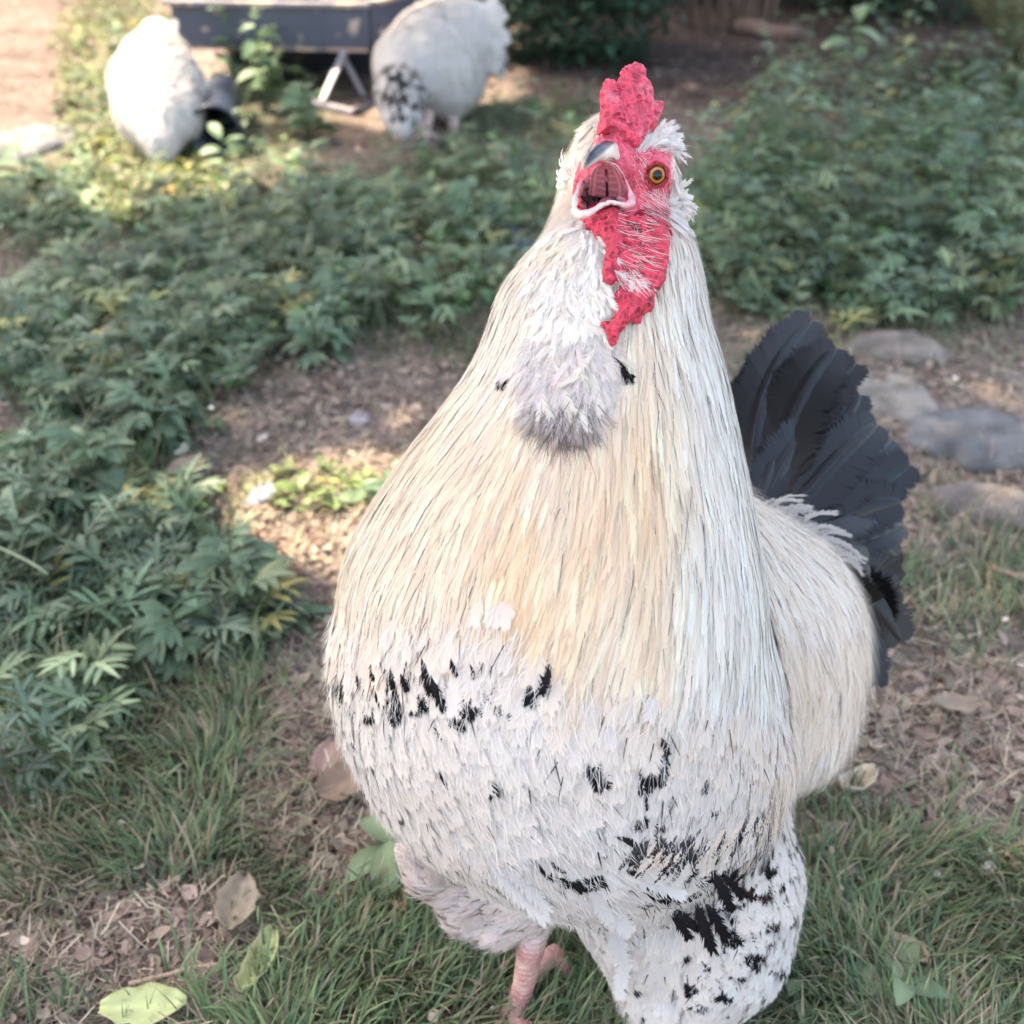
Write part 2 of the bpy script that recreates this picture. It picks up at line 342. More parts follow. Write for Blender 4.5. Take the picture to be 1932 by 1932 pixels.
# ---- straw, dry leaf scraps, crumbs
def litter(n, lmin, lmax, wid, cols, name, label, dens=None, power=.7, curl=.3, prof=prof_hair, K=4, lift=.004):
    uv_, g = scatter(n, dens=dens, power=power); N = len(g); az = rng.uniform(0, 6.28, N); Ln = rng.uniform(lmin, lmax, N)
    s = np.linspace(-.5, .5, K); a = az[:, None] + curl * rng.normal(0, 1, (N, 1)) * s[None] * 2
    stp = np.stack([np.cos(a), np.sin(a), np.zeros_like(a)], -1) * (Ln / (K - 1))[:, None, None]
    pth = g[:, None] + np.cumsum(stp, 1) - stp.sum(1, keepdims=True) * .5
    pth[..., 2] = H(pth[..., 0], pth[..., 1]) + rng.uniform(.002, lift + .004, (N, 1)) + rng.normal(0, .25, (N, 1)) * s[None] * Ln[:, None] + np.abs(rng.normal(0, .15, (N, 1))) * Ln[:, None] * (4 * s[None] ** 2)
    nr = np.broadcast_to(nrm(np.stack([rng.normal(0, .35, N), rng.normal(0, .35, N), np.ones(N)], -1))[:, None], pth.shape)
    c = np.clip(np.array(cols)[rng.integers(0, len(cols), N)] * (1 + rng.normal(0, .18, (N, 1))), .01, .9)
    V, F, C = ribbons(pth, nr, wid * rng.uniform(.5, 1.5, N), prof, c, c * rng.uniform(.8, 1.2, (N, 1)), three=(K <= 5), fold=.25)
    return tag(mesh_obj(name, V, F, M_LITTER, C), label=label, cat="litter", kind="stuff")
dirtd = lambda u, v: np.clip(.4 + zone(u, v, DIRT), 0, 1)
litter(34000, .015, .06, .0014, STRAW, "straw_litter", "dry straw and stems strewn over the soil", dirtd, curl=.6)
litter(15000, .006, .022, .010, [(.22, .15, .12), (.30, .21, .17), (.36, .27, .22), (.16, .11, .085), (.28, .24, .18)], "leaf_litter", "crumbled brown leaf scraps on the soil", dirtd, prof=prof_leaf, K=5)
litter(260, .006, .013, .008, [(.62, .55, .46), (.6, .45, .38), (.7, .66, .6)], "pale_chips", "pale petals and chips scattered over the yard", None, prof=prof_leaf, K=5, lift=.02)

# ---- weeds
def leaf_ribs(base, az, Ln, elev, droop, wid, col, lobes=2, K=5):
    """leaves with side lobes; arrays (N,...) -> list of ribbon meshes"""
    N = len(base); parts = []
    def mk(b, a, L, e, dr, w, c):
        s = np.linspace(0, 1, K); th = e[:, None] - dr[:, None] * s[None]
        st = (L / (K - 1))[:, None, None] * np.stack([np.cos(a)[:, None] * np.cos(th), np.sin(a)[:, None] * np.cos(th), np.sin(th)], -1)
        p = b[:, None] + np.concatenate([np.zeros((len(b), 1, 3)), np.cumsum(st[:, :-1], 1)], 1)
        sd = np.stack([-np.sin(a), np.cos(a), rng.normal(0, .25, len(b))], -1); t = np.gradient(p, axis=1)
        nr = nrm(np.cross(np.broadcast_to(sd[:, None], t.shape), t)); nr *= np.where(nr[..., 2:3] < 0, -1, 1)
        parts.append(ribbons(p, nr, w, prof_leaf, c * .88, c * 1.08, fold=.22, cmid=np.clip(c * 1.35, 0, .9))); return p, th
    p, th = mk(base, az, Ln, elev, droop, wid, col)
    for k in range(lobes):
        fr = .28 + .3 * k; j = int(round(fr * (K - 1)))
        for sg in (-1, 1):
            mk(p[:, j], az + sg * rng.uniform(.7, 1.05, N), Ln * (.55 - .13 * k), th[:, j] - .1, droop * .6, wid * .8, col * rng.uniform(.85, 1.1, (N, 1)))
    return parts
def sprigs(uv_, g, hgt, nl, Ln, wid, cols, lobes, stemw=.0022):
    N = len(g); parts = []; az = rng.uniform(0, 6.28, N); lean = rng.uniform(.05, .5, N); K = 5; s = np.linspace(0, 1, K)
    dirn = np.stack([np.cos(az), np.sin(az)], -1); h = hgt * rng.uniform(.35, 1.5, N) * (1 - .35 * sstep(750, 950, uv_[:, 1])) * (1 + 1.9 * sstep(1250, 1400, uv_[:, 0]) * (1 - sstep(420, 560, uv_[:, 1])))
    pth = np.zeros((N, K, 3)); pth[..., :2] = g[:, None, :2] + dirn[:, None] * (lean * h)[:, None, None] * (s ** 1.6)[None, :, None]; pth[..., 2] = g[:, 2:3] - .005 + h[:, None] * s[None]
    sc = np.array([.09, .14, .06]) * np.ones((N, 1))
    for a0 in (0, 1.57):
        nr = np.broadcast_to(np.array([math.cos(a0), math.sin(a0), 0.]), pth.shape)
        parts.append(ribbons(pth, nr, np.full(N, stemw), lambda s: 1 - .5 * s, sc, sc * 1.2, three=False))
    c = .86 * np.array(cols)[rng.integers(0, len(cols), N)]; pat = .45 + 1.1 * fbm(np.stack([g[:, 0] * 7, g[:, 1] * 4, g[:, 0] * 0 + 9], -1), 2); c = c * pat[:, None] * (1 + rng.normal(0, .2, (N, 1))); yl = rng.random(N) < .05; c[yl] = c[yl] * np.array([1.9, 1.35, .9])
    for k in range(nl):
        f = np.full(N, .25 + .72 * (k + .5) / nl); b = sample_path(pth, f[:, None])[:, 0]
        a = az + k * 2.4 + rng.normal(0, .4, N); LL = Ln * rng.uniform(.45, 1.4, N) * (1.1 - .35 * f)
        parts += leaf_ribs(b, a, LL, rng.uniform(-.1, .9, N), rng.uniform(.2, 1.2, N), wid * rng.uniform(.7, 1.2, N) * LL / Ln, np.clip(c * (1 + rng.normal(0, .12, (N, 1))), .01, .8), lobes)
    return join(parts)
LC = [(.14, .21, .12), (.12, .19, .115), (.18, .24, .13), (.115, .175, .105), (.20, .25, .14)]
wd = lambda u, v: np.clip(zone(u, v, WEED) * 1.2 - .75 * zone(u, v, [(1340, 170, 110, 110, 1), (60, 90, 160, 90, 1), (690, 770, 240, 110, 1)]), 0, 1)
uv_, g = scatter(500, dens=lambda u, v: wd(u, v) * (v > 330) * sstep(.36, .6, fbm(np.stack([u / 70, v / 45, u * 0 + 2], -1), 2)), power=.9, vhi=1400)
V, F, C = sprigs(uv_, g, .08, 6, .074, .0115, LC, 2); tag(mesh_obj("weeds", V, F, M_LEAF, C), "dense blue-green weeds with narrow lobed leaves covering the yard", "weeds", kind="stuff")
uv_, g = scatter(520, dens=wd, power=.9, vhi=1350)
V, F, C = sprigs(uv_, g, .05, 5, .035, .022, [(.10, .20, .075), (.13, .23, .08), (.08, .17, .08)], 0); tag(mesh_obj("low_weeds", V, F, M_LEAF, C), "low weeds with small rounded green leaves", "weeds", kind="stuff")
uv_, g = scatter(650, dens=lambda u, v: wd(u, v) * sstep(.3, .5, fbm(np.stack([u / 60, v / 40, u * 0 + 8], -1), 2)), power=.8, vhi=1500)
V, F, C = sprigs(uv_, g, .09, 7, .055, .0075, [(.17, .23, .15), (.13, .20, .12), (.20, .25, .14), (.11, .17, .12)], 2, stemw=.0018); tag(mesh_obj("feathery_weeds", V, F, M_LEAF, C), "pale feathery weeds mixed through the darker leaves", "weeds", kind="stuff")
grass(5000, WEED, .05, .12, .0032, GC + GP, "tall_grass", label="taller grass blades growing up through the weeds", lie=.9)
# lime ground cover in the sunny strip behind and around the hen
uv_, g = scatter(1500, dens=lambda u, v: zone(u, v, [(170, 160, 70, 210, .9), (260, 360, 170, 90, 1), (240, 20, 120, 60, 1), (600, 930, 150, 50, .15)]), power=.9, vhi=1100)
V, F, C = sprigs(uv_, g, .03, 5, .026, .014, [(.15, .20, .065), (.19, .22, .09), (.12, .17, .06), (.22, .20, .12)], 0); tag(mesh_obj("yellow_weeds", V, F, M_LEAF, C), "yellow-green ground cover in the sun around the hen", "weeds", kind="stuff")

# single plants, each leaf an object of its own
def leaf_meshes():
    out = []
    for k in range(4):
        one = np.zeros((1, 3)); c = np.array([LC[k]])
        ps = leaf_ribs(one, np.zeros(1), np.full(1, 1.0), np.full(1, .25 + .1 * k), np.full(1, .7 + .2 * k), np.full(1, .26 if k % 2 else .5), c, 2 if k % 2 else 0, K=7)
        V, F, C = join(ps); o = mesh_obj("leaf", V, F, M_LEAF, C); out.append(o.data); bpy.data.objects.remove(o)
    return out
LEAVES = leaf_meshes()
def plant(name, label, u, v, h, nl, Ln, kind=0, group="leafy weeds standing in the yard", lean=(0, 0), branch=1):
    g = G(u, v); g[2] = H(g[0], g[1]); t = empty(name, label, "weed", group, loc=tuple(g)); K = 8; s = np.linspace(0, 1, K)
    for b in range(branch):
        a = rng.uniform(0, 6.28); q = .0 if b == 0 else rng.uniform(.25, .55)
        pth = np.zeros((1, K, 3)); hh = h * (1 if b == 0 else rng.uniform(.6, .9))
        pth[0, :, 0] = (lean[0] * s ** 1.5 + q * math.cos(a) * s) * hh; pth[0, :, 1] = (lean[1] * s ** 1.5 + q * math.sin(a) * s) * hh; pth[0, :, 2] = s * hh - .01
        ps = [ribbons(pth, np.broadcast_to(np.array([math.cos(a0), math.sin(a0), 0.]), pth.shape), np.full(1, .005), lambda s: 1 - .6 * s, np.array([[.10, .15, .07]]), np.array([[.13, .2, .09]]), three=False) for a0 in (0, 1.05, 2.1)]
        V, F, C = join(ps); mesh_obj("stem", V, F, M_STEM, C, parent=t)
        for k in range(nl // branch):
            f = .2 + .8 * (k + .7) / (nl // branch); p = sample_path(pth, np.array([[min(f, 1)]]))[0, 0]
            o = bpy.data.objects.new("leaf", LEAVES[kind if rng.random() < .8 else (kind + 2) % 4]); COL.objects.link(o); o.parent = t
            o.location = p; L = Ln * rng.uniform(.7, 1.15) * (1.15 - .5 * f); o.scale = (L, L, L)
            o.rotation_euler = (rng.normal(0, .25), rng.uniform(-.5, .45) - .5 * max(0, f - .8), k * 2.39 + rng.normal(0, .3))
    return t
plant("tall_weed", "tall pale-leaved weed rising at the back, its slanting stem topped by a pointed shoot", 1430, 330, .44, 18, .105, 0, lean=(.6, .1))
plant("tall_weed", "round-leaved weed left of the slanting tall one, pale rosette at its top", 1395, 330, .22, 12, .10, 0)
plant("tall_weed", "weed with small round leaves just right of the rooster's neck", 1425, 540, .12, 9, .045, 0)
plant("leafy_weed", "bushy pale-green weed with pointed leaves above the black tail", 1660, 560, .14, 22, .075, 1, branch=2)
plant("leafy_weed", "weed with drooping lobed leaves beyond the flat stones", 1590, 520, .13, 18, .075, 1)
plant("leafy_weed", "dark weed at the right edge of the yard under the mossy trunk", 1850, 300, .22, 20, .10, 1, branch=2)
plant("leafy_weed", "blue-green weed with feathery leaves above the grey flat stone", 1830, 520, .13, 18, .09, 3)
plant("leafy_weed", "broad-leaved weed in the shade behind the pale flowering one", 1740, 330, .22, 18, .10, 0, branch=2)
plant("leafy_weed", "weed with arching grey-green leaf blades among the left-hand weeds", 290, 860, .11, 12, .085, 3)
plant("leafy_weed", "weed with star of narrow leaves in the middle of the weed bed", 640, 600, .11, 14, .085, 1)
plant("leafy_weed", "weed with narrow hanging leaves at the front rim of the weed bed", 600, 690, .09, 12, .08, 1)
plant("leafy_weed", "dark spreading weed nearest the blue slate piece", 900, 470, .14, 16, .10, 1, branch=2)
plant("leafy_weed", "upright weed growing behind the dropped white feather", 190, 960, .12, 14, .085, 3)
plant("leafy_weed", "wide weed spreading at the left edge above the long grass", 70, 1120, .12, 16, .09, 3, branch=2)
plant("leafy_weed", "weed with pointed leaves reaching towards the sunny patch", 450, 1130, .11, 14, .08, 1)
plant("leafy_weed", "lobed weed near the twig beside the rooster's breast", 340, 1230, .09, 14, .08, 3)
plant("leafy_weed", "big-leaved dark green weed at the left edge beside the grey slab", 60, 380, .14, 16, .11, 0, branch=2)
plant("vine_weed", "round-leaved vine climbing under the front board of the planter", 500, 215, .30, 36, .095, 0, branch=3, group="round-leaved vines by the planter")
plant("vine_weed", "round-leaved vine sprawling in front of the metal bracket", 585, 262, .20, 30, .09, 0, branch=3, group="round-leaved vines by the planter")
plant("vine_weed", "yellow-green vine beside the left hen's back", 445, 190, .28, 24, .09, 0, branch=3, group="round-leaved vines by the planter")
plant("vine_weed", "green vine trailing in front of the bucket's mouth", 428, 345, .12, 14, .08, 0, branch=2, group="round-leaved vines by the planter")
plant("vine_weed", "short round-leaved weed on the bare soil in front of the planter", 560, 345, .07, 12, .08, 0, group="round-leaved vines by the planter")
plant("broad_weed", "sunlit broad-leaved seedling against the rooster's shoulder", 740, 945, .035, 9, .052, 0, group="low broad weeds by the rooster")
plant("broad_weed", "sunlit pale seedling second from the rooster's shoulder", 690, 955, .035, 8, .045, 2, group="low broad weeds by the rooster")
plant("broad_weed", "dark dock-like weed in the shadow under the rooster's breast", 745, 1640, .05, 9, .085, 2, group="low broad weeds by the rooster")
plant("broad_weed", "clover-like weed beside the feathered leg", 1510, 1880, .03, 8, .05, 0, group="low broad weeds by the rooster")
plant("broad_weed", "curled broad weed in the long grass right of the feathered leg", 1690, 1880, .035, 8, .07, 2, group="low broad weeds by the rooster")
plant("broad_weed", "small round-leaved weed in front of the weed bed near the neck", 790, 640, .05, 8, .045, 0, group="low broad weeds by the rooster")

# ---- stones, dead leaves, dropped things
def stone(name, label, u, v, ru, rv, hgt, col, seed, cat="stone", group=None):
    g = G(u, v); g[2] = H(g[0], g[1]); rx = ru * S(DG(v)); ry = abs(G(u, v - rv)[1] - G(u, v + rv)[1]) / 2
    A, B = 36, 9; th = np.linspace(0, 2 * np.pi, A, endpoint=False); r_ = 1 + .9 * (fbm(np.stack([np.cos(th) * 1.6 + seed, np.sin(th) * 1.6, th * 0 + seed], -1), 4) - .5)
    prof = np.array([(1, -.6), (1.03, 0), (1.0, .5), (.93, .85), (.8, 1.0), (.6, 1.03), (.35, 1.0), (.12, .98), (.0, 1.0)])
    V = np.zeros((B, A, 3)); 
    for k, (q, z) in enumerate(prof):
        V[k, :, 0] = np.cos(th) * r_ * rx * q; V[k, :, 1] = np.sin(th) * r_ * ry * q; V[k, :, 2] = z * hgt
    V[1:, :, 2] += (fbm(V[1:] * np.array([18, 18, 0]) + seed, 3) - .5) * hgt * .9
    i = (np.arange(B - 1)[:, None] * A + np.arange(A)[None]).ravel(); j = (np.arange(B - 1)[:, None] * A + (np.arange(A)[None] + 1) % A).ravel()
    F = np.stack([i, j, j + A, i + A], -1); V = V.reshape(-1, 3)
    o = mesh_obj(name, V, F, M_STONE, np.broadcast_to(np.array(col), V.shape)); o.location = tuple(g); return tag(o, label, cat, group)
SG = "flat stones in the soil right of the tail"
stone("flat_stone", "pale flat stone just right of the upper tail feathers", 1672, 755, 85, 45, .012, (.22, .195, .17), 1.3, group=SG)
stone("flat_stone", "long thin stone lying above the pale flat one", 1680, 668, 100, 26, .014, (.19, .16, .14), 2.7, group=SG)
stone("flat_stone", "large blue-grey flat stone nearest the photo's edge", 1850, 830, 135, 62, .014, (.135, .13, .13), 4.1, group=SG)
stone("flat_stone", "brownish flat stone below the large blue-grey one", 1860, 945, 110, 45, .012, (.17, .14, .125), 5.9, group=SG)
stone("stone_slab", "grey slab lying at the left edge among weeds", 60, 275, 85, 28, .03, (.16, .16, .165), 7.7, "stone")
stone("slate_piece", "dark blue slate piece at the edge of the weeds left of the neck", 962, 470, 52, 22, .02, (.07, .08, .13), 9.1, "slate")
stone("pebble", "grey pebble on the soil between the weed bed and the sunny patch", 678, 797, 20, 10, .008, (.33, .30, .32), 3.3, "pebble")
stone("egg_shaped_pebble", "pale pink rounded pebble in the weeds between hen and rooster", 940, 297, 20, 10, .025, (.7, .55, .45), 6.1, "pebble")
def dead_leaf(name, label, u, v, L, w, az, col, curl=.5, lift=.02, group="dead leaves on the ground", c2=None):
    K = 9; A = 7; s = np.linspace(0, 1, K); g = G(u, v); x = (s - .5) * L; V = np.zeros((K, A, 3))
    ww = w * np.sin(np.pi * (s * .92 + .05)) ** .7 * (1 + .1 * rng.normal(0, 1, K))
    for a in range(A):
        q = a / (A - 1) * 2 - 1; V[:, a, 0] = x; V[:, a, 1] = q * ww * .5; V[:, a, 2] = lift + curl * w * .35 * q * q + .25 * curl * L * (s - .5) ** 2 * 2 + rng.normal(0, .0008, K)
    V = V.reshape(-1, 3); i = (np.arange(K - 1)[:, None] * A + np.arange(A - 1)[None]).ravel(); F = np.stack([i, i + A, i + A + 1, i + 1], -1)
    C = np.broadcast_to(np.array(col), V.shape) * (1 + rng.normal(0, .07, (len(V), 1))); C = C.reshape(K, A, 3).copy(); C[:, A // 2] *= 1.25; C = C.reshape(-1, 3)
    o = mesh_obj(name, V, F, M_LITTER, np.clip(C, 0, .9)); o.location = (g[0], g[1], H(g[0], g[1])); o.rotation_euler = (rng.normal(0, .12), rng.normal(0, .12), az)
    sm = o.modifiers.new("thick", 'SOLIDIFY'); sm.thickness = .0006
    return tag(o, label, "leaf", group)
dead_leaf("dead_leaf", "large grey-tan dead leaf standing at the edge of the bare soil", 455, 1735, .048, .034, 1.5, (.34, .27, .20), .7)
dead_leaf("dead_leaf", "yellow-green fallen leaf folded with one point up", 505, 1850, .055, .026, 1.25, (.42, .44, .22), .9)
dead_leaf("dead_leaf", "pale lime leaf cut by the bottom edge of the photo", 280, 1925, .065, .032, .1, (.48, .52, .25), .3)
dead_leaf("dead_leaf", "rust-orange curled leaf left of the rooster's foot", 750, 1715, .045, .016, 1.9, (.46, .22, .12), 1.2)
dead_leaf("dead_leaf", "broad brown dead leaf under the rooster's breast", 665, 1505, .055, .045, .6, (.27, .19, .14), .5)
dead_leaf("dead_leaf", "pinkish dead leaf above the broad brown one", 625, 1455, .042, .028, 1.4, (.36, .24, .2), .5)
dead_leaf("dead_leaf", "crumpled cream leaf right of the saddle feathers", 1625, 1515, .036, .024, .3, (.6, .5, .38), 1.6)
dead_leaf("dead_leaf", "small tan leaf in the long grass beside the feathered leg", 1710, 1820, .035, .02, 2.4, (.36, .29, .2), 1.0)
dead_leaf("dead_leaf", "reddish dead leaf at the right edge level with the saddle", 1912, 1122, .06, .02, 2.7, (.42, .24, .18), .6)
dead_leaf("dead_leaf", "brown leaf lying on the bare soil in the lower right", 1790, 1370, .06, .03, .2, (.32, .24, .18), .6)
dead_leaf("dead_leaf", "little red leaf in the weeds right of the wattle", 1398, 505, .045, .025, .4, (.45, .03, .05), .6)
dead_leaf("dead_leaf", "brown leaf scrap at the sunny patch's left rim", 355, 905, .055, .04, .8, (.42, .28, .22), .6)
dead_leaf("dead_leaf", "bleached upright leaf left of the dropped feather", 350, 880, .03, .016, 1.3, (.65, .6, .5), 1.0, lift=.02)
def tube(pts, r, col, name, m, parent=None, A=8, close=False):
    pts = np.array(pts, float); K = len(pts); t = np.gradient(pts, axis=0); a = nrm(np.cross(t, [0.3, .2, 1.0])); b = nrm(np.cross(t, a)); r = np.broadcast_to(r, (K,))
    th = np.linspace(0, 2 * np.pi, A, endpoint=False)
    V = pts[:, None] + (a[:, None] * np.cos(th)[None, :, None] + b[:, None] * np.sin(th)[None, :, None]) * r[:, None, None]; V = V.reshape(-1, 3)
    V = np.concatenate([V, pts[:1], pts[-1:]])
    i = (np.arange(K - 1)[:, None] * A + np.arange(A)[None]).ravel(); j = (np.arange(K - 1)[:, None] * A + (np.arange(A)[None] + 1) % A).ravel()
    F = quad2tri(np.stack([i, j, j + A, i + A], -1)); k = np.arange(A); k2 = (k + 1) % A; n0 = K * A
    F = np.concatenate([F, np.stack([k2, k, k * 0 + n0], -1), np.stack([k + (K - 1) * A, k2 + (K - 1) * A, k * 0 + n0 + 1], -1)])
    return mesh_obj(name, V, F, m, np.broadcast_to(np.array(col, float), V.shape), parent=parent)
def gl(u, v, z=0): 
    q = G(u, v); q[2] = H(q[0], q[1]) + z; return q
tw = np.array([gl(455 + 170 * t, 1080 + 66 * t + 6 * math.sin(5 * t), .03 + .01 * math.sin(3 * t)) for t in np.linspace(0, 1, 12)])
tag(tube(tw, .0022, (.20, .14, .13), "twig", M_BARK), "thin brown twig poking out beside the rooster's breast", "twig")
tw = np.array([gl(0 + 120 * t, 1160 + 30 * t * t, .10 - .02 * t) for t in np.linspace(0, 1, 8)])
tag(tube(tw, .0016, (.28, .32, .2), "grass_stalk", M_STEM), "pale grass stalk arching at the left edge", "stalk")
tw = np.array([gl(245 + 190 * t, 1865 - 28 * math.sin(t * 1.8), .008) for t in np.linspace(0, 1, 8)])
tag(tube(tw, .0018, (.5, .36, .27), "straw_stalk", M_STEM), "long tan straw stalk curved across the bare soil", "stalk")

# =================================================================== FEATHER GROWING
class Surf:
    def __init__(s, V, Q):
        s.V, s.Q = V, Q; s.bvh = BVHTree.FromPolygons([tuple(x) for x in V], [tuple(x) for x in Q.tolist()])
        a, b, c, d = (V[Q[:, k]] for k in range(4)); n = np.cross(c - a, d - b); ar = np.linalg.norm(n, axis=-1); s.cdf = np.cumsum(ar) / ar.sum(); s.N = n / np.maximum(ar[:, None], 1e-12); s.area = ar.sum() / 2
    def rand(s, n):
        f = np.searchsorted(s.cdf, rng.random(n)); w = rng.random((n, 2)); q = s.V[s.Q[f]]
        p = (q[:, 0] * (1 - w[:, :1]) + q[:, 1] * w[:, :1]) * (1 - w[:, 1:]) + (q[:, 3] * (1 - w[:, :1]) + q[:, 2] * w[:, :1]) * w[:, 1:]
        return p, s.N[f]
    def ray(s, u, v):
        d = P(u, v, 1.0) - CAM; h = s.bvh.ray_cast(Vector(CAM), Vector(d).normalized()); return (None, None) if h[0] is None else (np.array(h[0]), np.array(h[1]))
    def trace(s, p0, dirf, L, K, lift0=.0005, lift=.004, stray=0.0, grav=0.0, mix=1.0):
        """walk along the surface from p0 by the direction field -> paths, normals"""
        N = len(p0); paths = np.zeros((N, K, 3)); nor = np.zeros((N, K, 3)); p = p0.copy(); r = rng.normal(0, stray, N); lift = np.broadcast_to(lift, (N,))
        for k in range(K):
            pn = np.empty_like(p); nn = np.empty_like(p); fn = s.bvh.find_nearest
            for i in range(N):
                h = fn(p[i]); pn[i] = h[0]; nn[i] = h[1]
            off = lift0 + lift * (k / (K - 1)); paths[:, k] = pn + nn * off[:, None]; nor[:, k] = nn
            d = dirf(pn, nn); d = nrm(d - (d * nn).sum(-1, keepdims=True) * nn); sd = np.cross(nn, d); d = nrm(d + sd * r[:, None])
            if k and mix < 1: d = nrm(mix * d + (1 - mix) * dprev)
            dprev = d; p = pn + d * (L / (K - 1))[:, None] + nn * .002
        return paths, nor
def imgdir(a): a = np.radians(a); return np.cos(a)[..., None] * RIGHT - np.sin(a)[..., None] * UP

# =================================================================== ROOSTER
rooster = empty("rooster", "big cream and white rooster crowing with open beak in front of the weeds", "rooster", loc=tuple(G(1100, 1900)))
def keep(o):                                   # child of the rooster, modelled in world coordinates
    o.parent = rooster; o.matrix_parent_inverse = Matrix.Translation(-Vector(rooster.location)); return o
GROUPS = {
 'front': [[(1200, 320, .688, 60), (1190, 400, .69, 66), (1180, 460, .684, 84), (1168, 520, .67, 110), (1135, 610, .68, 172), (1130, 750, .69, 212), (1108, 900, .70, 256), (1080, 1010, .705, 306), (1042, 1130, .715, 362), (1040, 1240, .725, 383), (1075, 1330, .735, 345), (1130, 1400, .745, 300)],
           [(1152, 268, .70, 46), (1150, 330, .70, 60), (1150, 420, .70, 88)], [(960, 1362, .735, 250), (1025, 1450, .745, 185), (1100, 1570, .765, 130)], [(1230, 1340, .74, 222), (1250, 1450, .76, 200), (1200, 1560, .77, 150)]],
 'saddle': [[(1250, 1120, .82, 240), (1410, 1190, .87, 185), (1450, 1230, .885, 150)], [(1380, 1085, .87, 105), (1480, 1120, .90, 98)], [(1450, 1220, .88, 150), (1470, 1330, .86, 128), (1500, 1400, .85, 62)]],
 'wing': [[(1405, 1320, .745, 62), (1392, 1440, .722, 80), (1350, 1505, .724, 68)]],
 'thigh': [[(1280, 1530, .80, 190), (1330, 1660, .82, 160), (1335, 1760, .83, 135), (1280, 1850, .845, 105), (1240, 1915, .855, 70)], [(1400, 1640, .84, 90), (1420, 1720, .845, 70)], [(1200, 1680, .80, 120), (1230, 1800, .83, 80)]],
 'thigh2': [[(995, 1515, .80, 110), (968, 1610, .81, 66), (1005, 1710, .81, 38)], [(770, 1608, .79, 14), (800, 1655, .80, 22), (865, 1690, .81, 26), (950, 1690, .81, 30)], [(865, 1735, .815, 22), (935, 1755, .82, 22), (990, 1720, .81, 34)]],
}
FB = Field((-.22, .30, -.03), (.42, 1.05, .72), .003)
for gname, chains in GROUPS.items():
    for rows in chains: FB.chain(*ch(rows), k=.03 if gname in ('front', 'saddle') else .014)
bv, bq = FB.mesh(); bv = relax(bv, bq, 2); bq = fix_out(bv, bq); body = Surf(bv, bq)
def gdist(p, rowsets):
    d = np.full(len(p), 9.0)
    for rows in rowsets:
        pts, rad = ch(rows)
        for i in range(len(pts) - 1): d = np.minimum(d, capsule(p, pts[i], pts[i + 1], rad[i], rad[i + 1]))
    return d
GN = list(GROUPS)
def classify(p): return np.argmin(np.stack([gdist(p, GROUPS[g]) for g in GN], -1) + np.array([0, 0, -.004, 0, 0]), -1)
CREAM = lin((251, 234, 216)) * .95; CREAM2 = lin((251, 240, 228)) * .95; WHITE = lin((234, 231, 231)) * .92; YEL = lin((250, 226, 197)) * .95; GREY = lin((150, 142, 146)); BLK = np.array([.018, .016, .018]); BRN = lin((110, 84, 74))
PALE = lin((246, 241, 236)) * .93
bu_, bw_, bd_ = UV(bv); bc_ = np.where((inpoly(bu_, bw_, [(1085, 385), (1150, 370), (1262, 370), (1268, 440), (1262, 520), (1230, 580), (1170, 600), (1160, 480), (1130, 450), (1100, 425)]) & (bd_ < .70))[:, None], lin((210, 52, 80)) * .85, CREAM2 * .95); keep(mesh_obj("body", bv, bq, M_FEATHER, bc_))
# flow of the plumage: (u, v, angle in the picture, group)
FL = [(1190, 480, 100, 0), (1090, 560, 108, 0), (1000, 640, 118, 0), (930, 720, 118, 0), (860, 900, 120, 0), (720, 1080, 118, 0), (650, 1200, 100, 0), (1000, 800, 108, 0), (950, 1000, 104, 0), (850, 1150, 98, 0), (1100, 900, 98, 0), (1050, 1100, 104, 0), (1000, 1250, 112, 0),
      (1150, 1150, 108, 0), (1260, 600, 82, 0), (1330, 700, 78, 0), (1370, 900, 84, 0), (1250, 900, 92, 0), (1250, 1150, 98, 0), (1380, 1150, 88, 0), (1430, 1250, 90, 0), (1200, 1350, 110, 0), (1330, 1350, 102, 0), (640, 1330, 82, 0), (720, 1420, 62, 0), (800, 1400, 70, 0), (850, 1520, 50, 0),
      (950, 1500, 62, 0), (1050, 1550, 60, 0), (1100, 1450, 80, 0), (1250, 1500, 90, 0), (1430, 1000, 25, 1), (1500, 1010, 35, 1), (1560, 1080, 50, 1), (1600, 1180, 72, 1), (1480, 1120, 45, 1), (1500, 1250, 68, 1), (1550, 1380, 96, 1), (1480, 1420, 96, 1), (1620, 1300, 98, 1),
      (1400, 1400, 100, 2), (1330, 1480, 112, 2), (1440, 1480, 112, 2), (1350, 1570, 125, 2), (1200, 1650, 35, 3), (1300, 1650, 50, 3), (1440, 1650, 75, 3), (1460, 1760, 100, 3), (1350, 1750, 70, 3), (1250, 1780, 95, 3), (1400, 1850, 115, 3), (1250, 1880, 105, 3), (1180, 1750, 80, 3), (1120, 1660, 60, 3),
      (930, 1600, 62, 4), (850, 1680, 180, 4), (790, 1640, 225, 4), (960, 1700, 160, 4), (1000, 1640, 70, 4)]
cp, cd = [], []
for (u, v, a, gi) in FL:
    h, hn = body.ray(u, v)
    if h is None: continue
    cp.append(h); cd.append(imgdir(np.array([a]))[0])
for q, d_ in [((.30, .80, .30), (.5, .8, .1)), ((.15, .80, .40), (.4, .9, 0)), ((.05, .75, .45), (.1, .5, -.8)), ((-.1, .70, .35), (-.2, .3, -.9)), ((-.15, .7, .25), (0, .3, -.9)), ((.2, .8, .15), (.2, .2, -.9)), ((0, .8, .2), (0, .4, -.9))]:
    cp.append(np.array(q)); cd.append(nrm(np.array(d_)))
cp, cd = np.array(cp), np.array(cd)
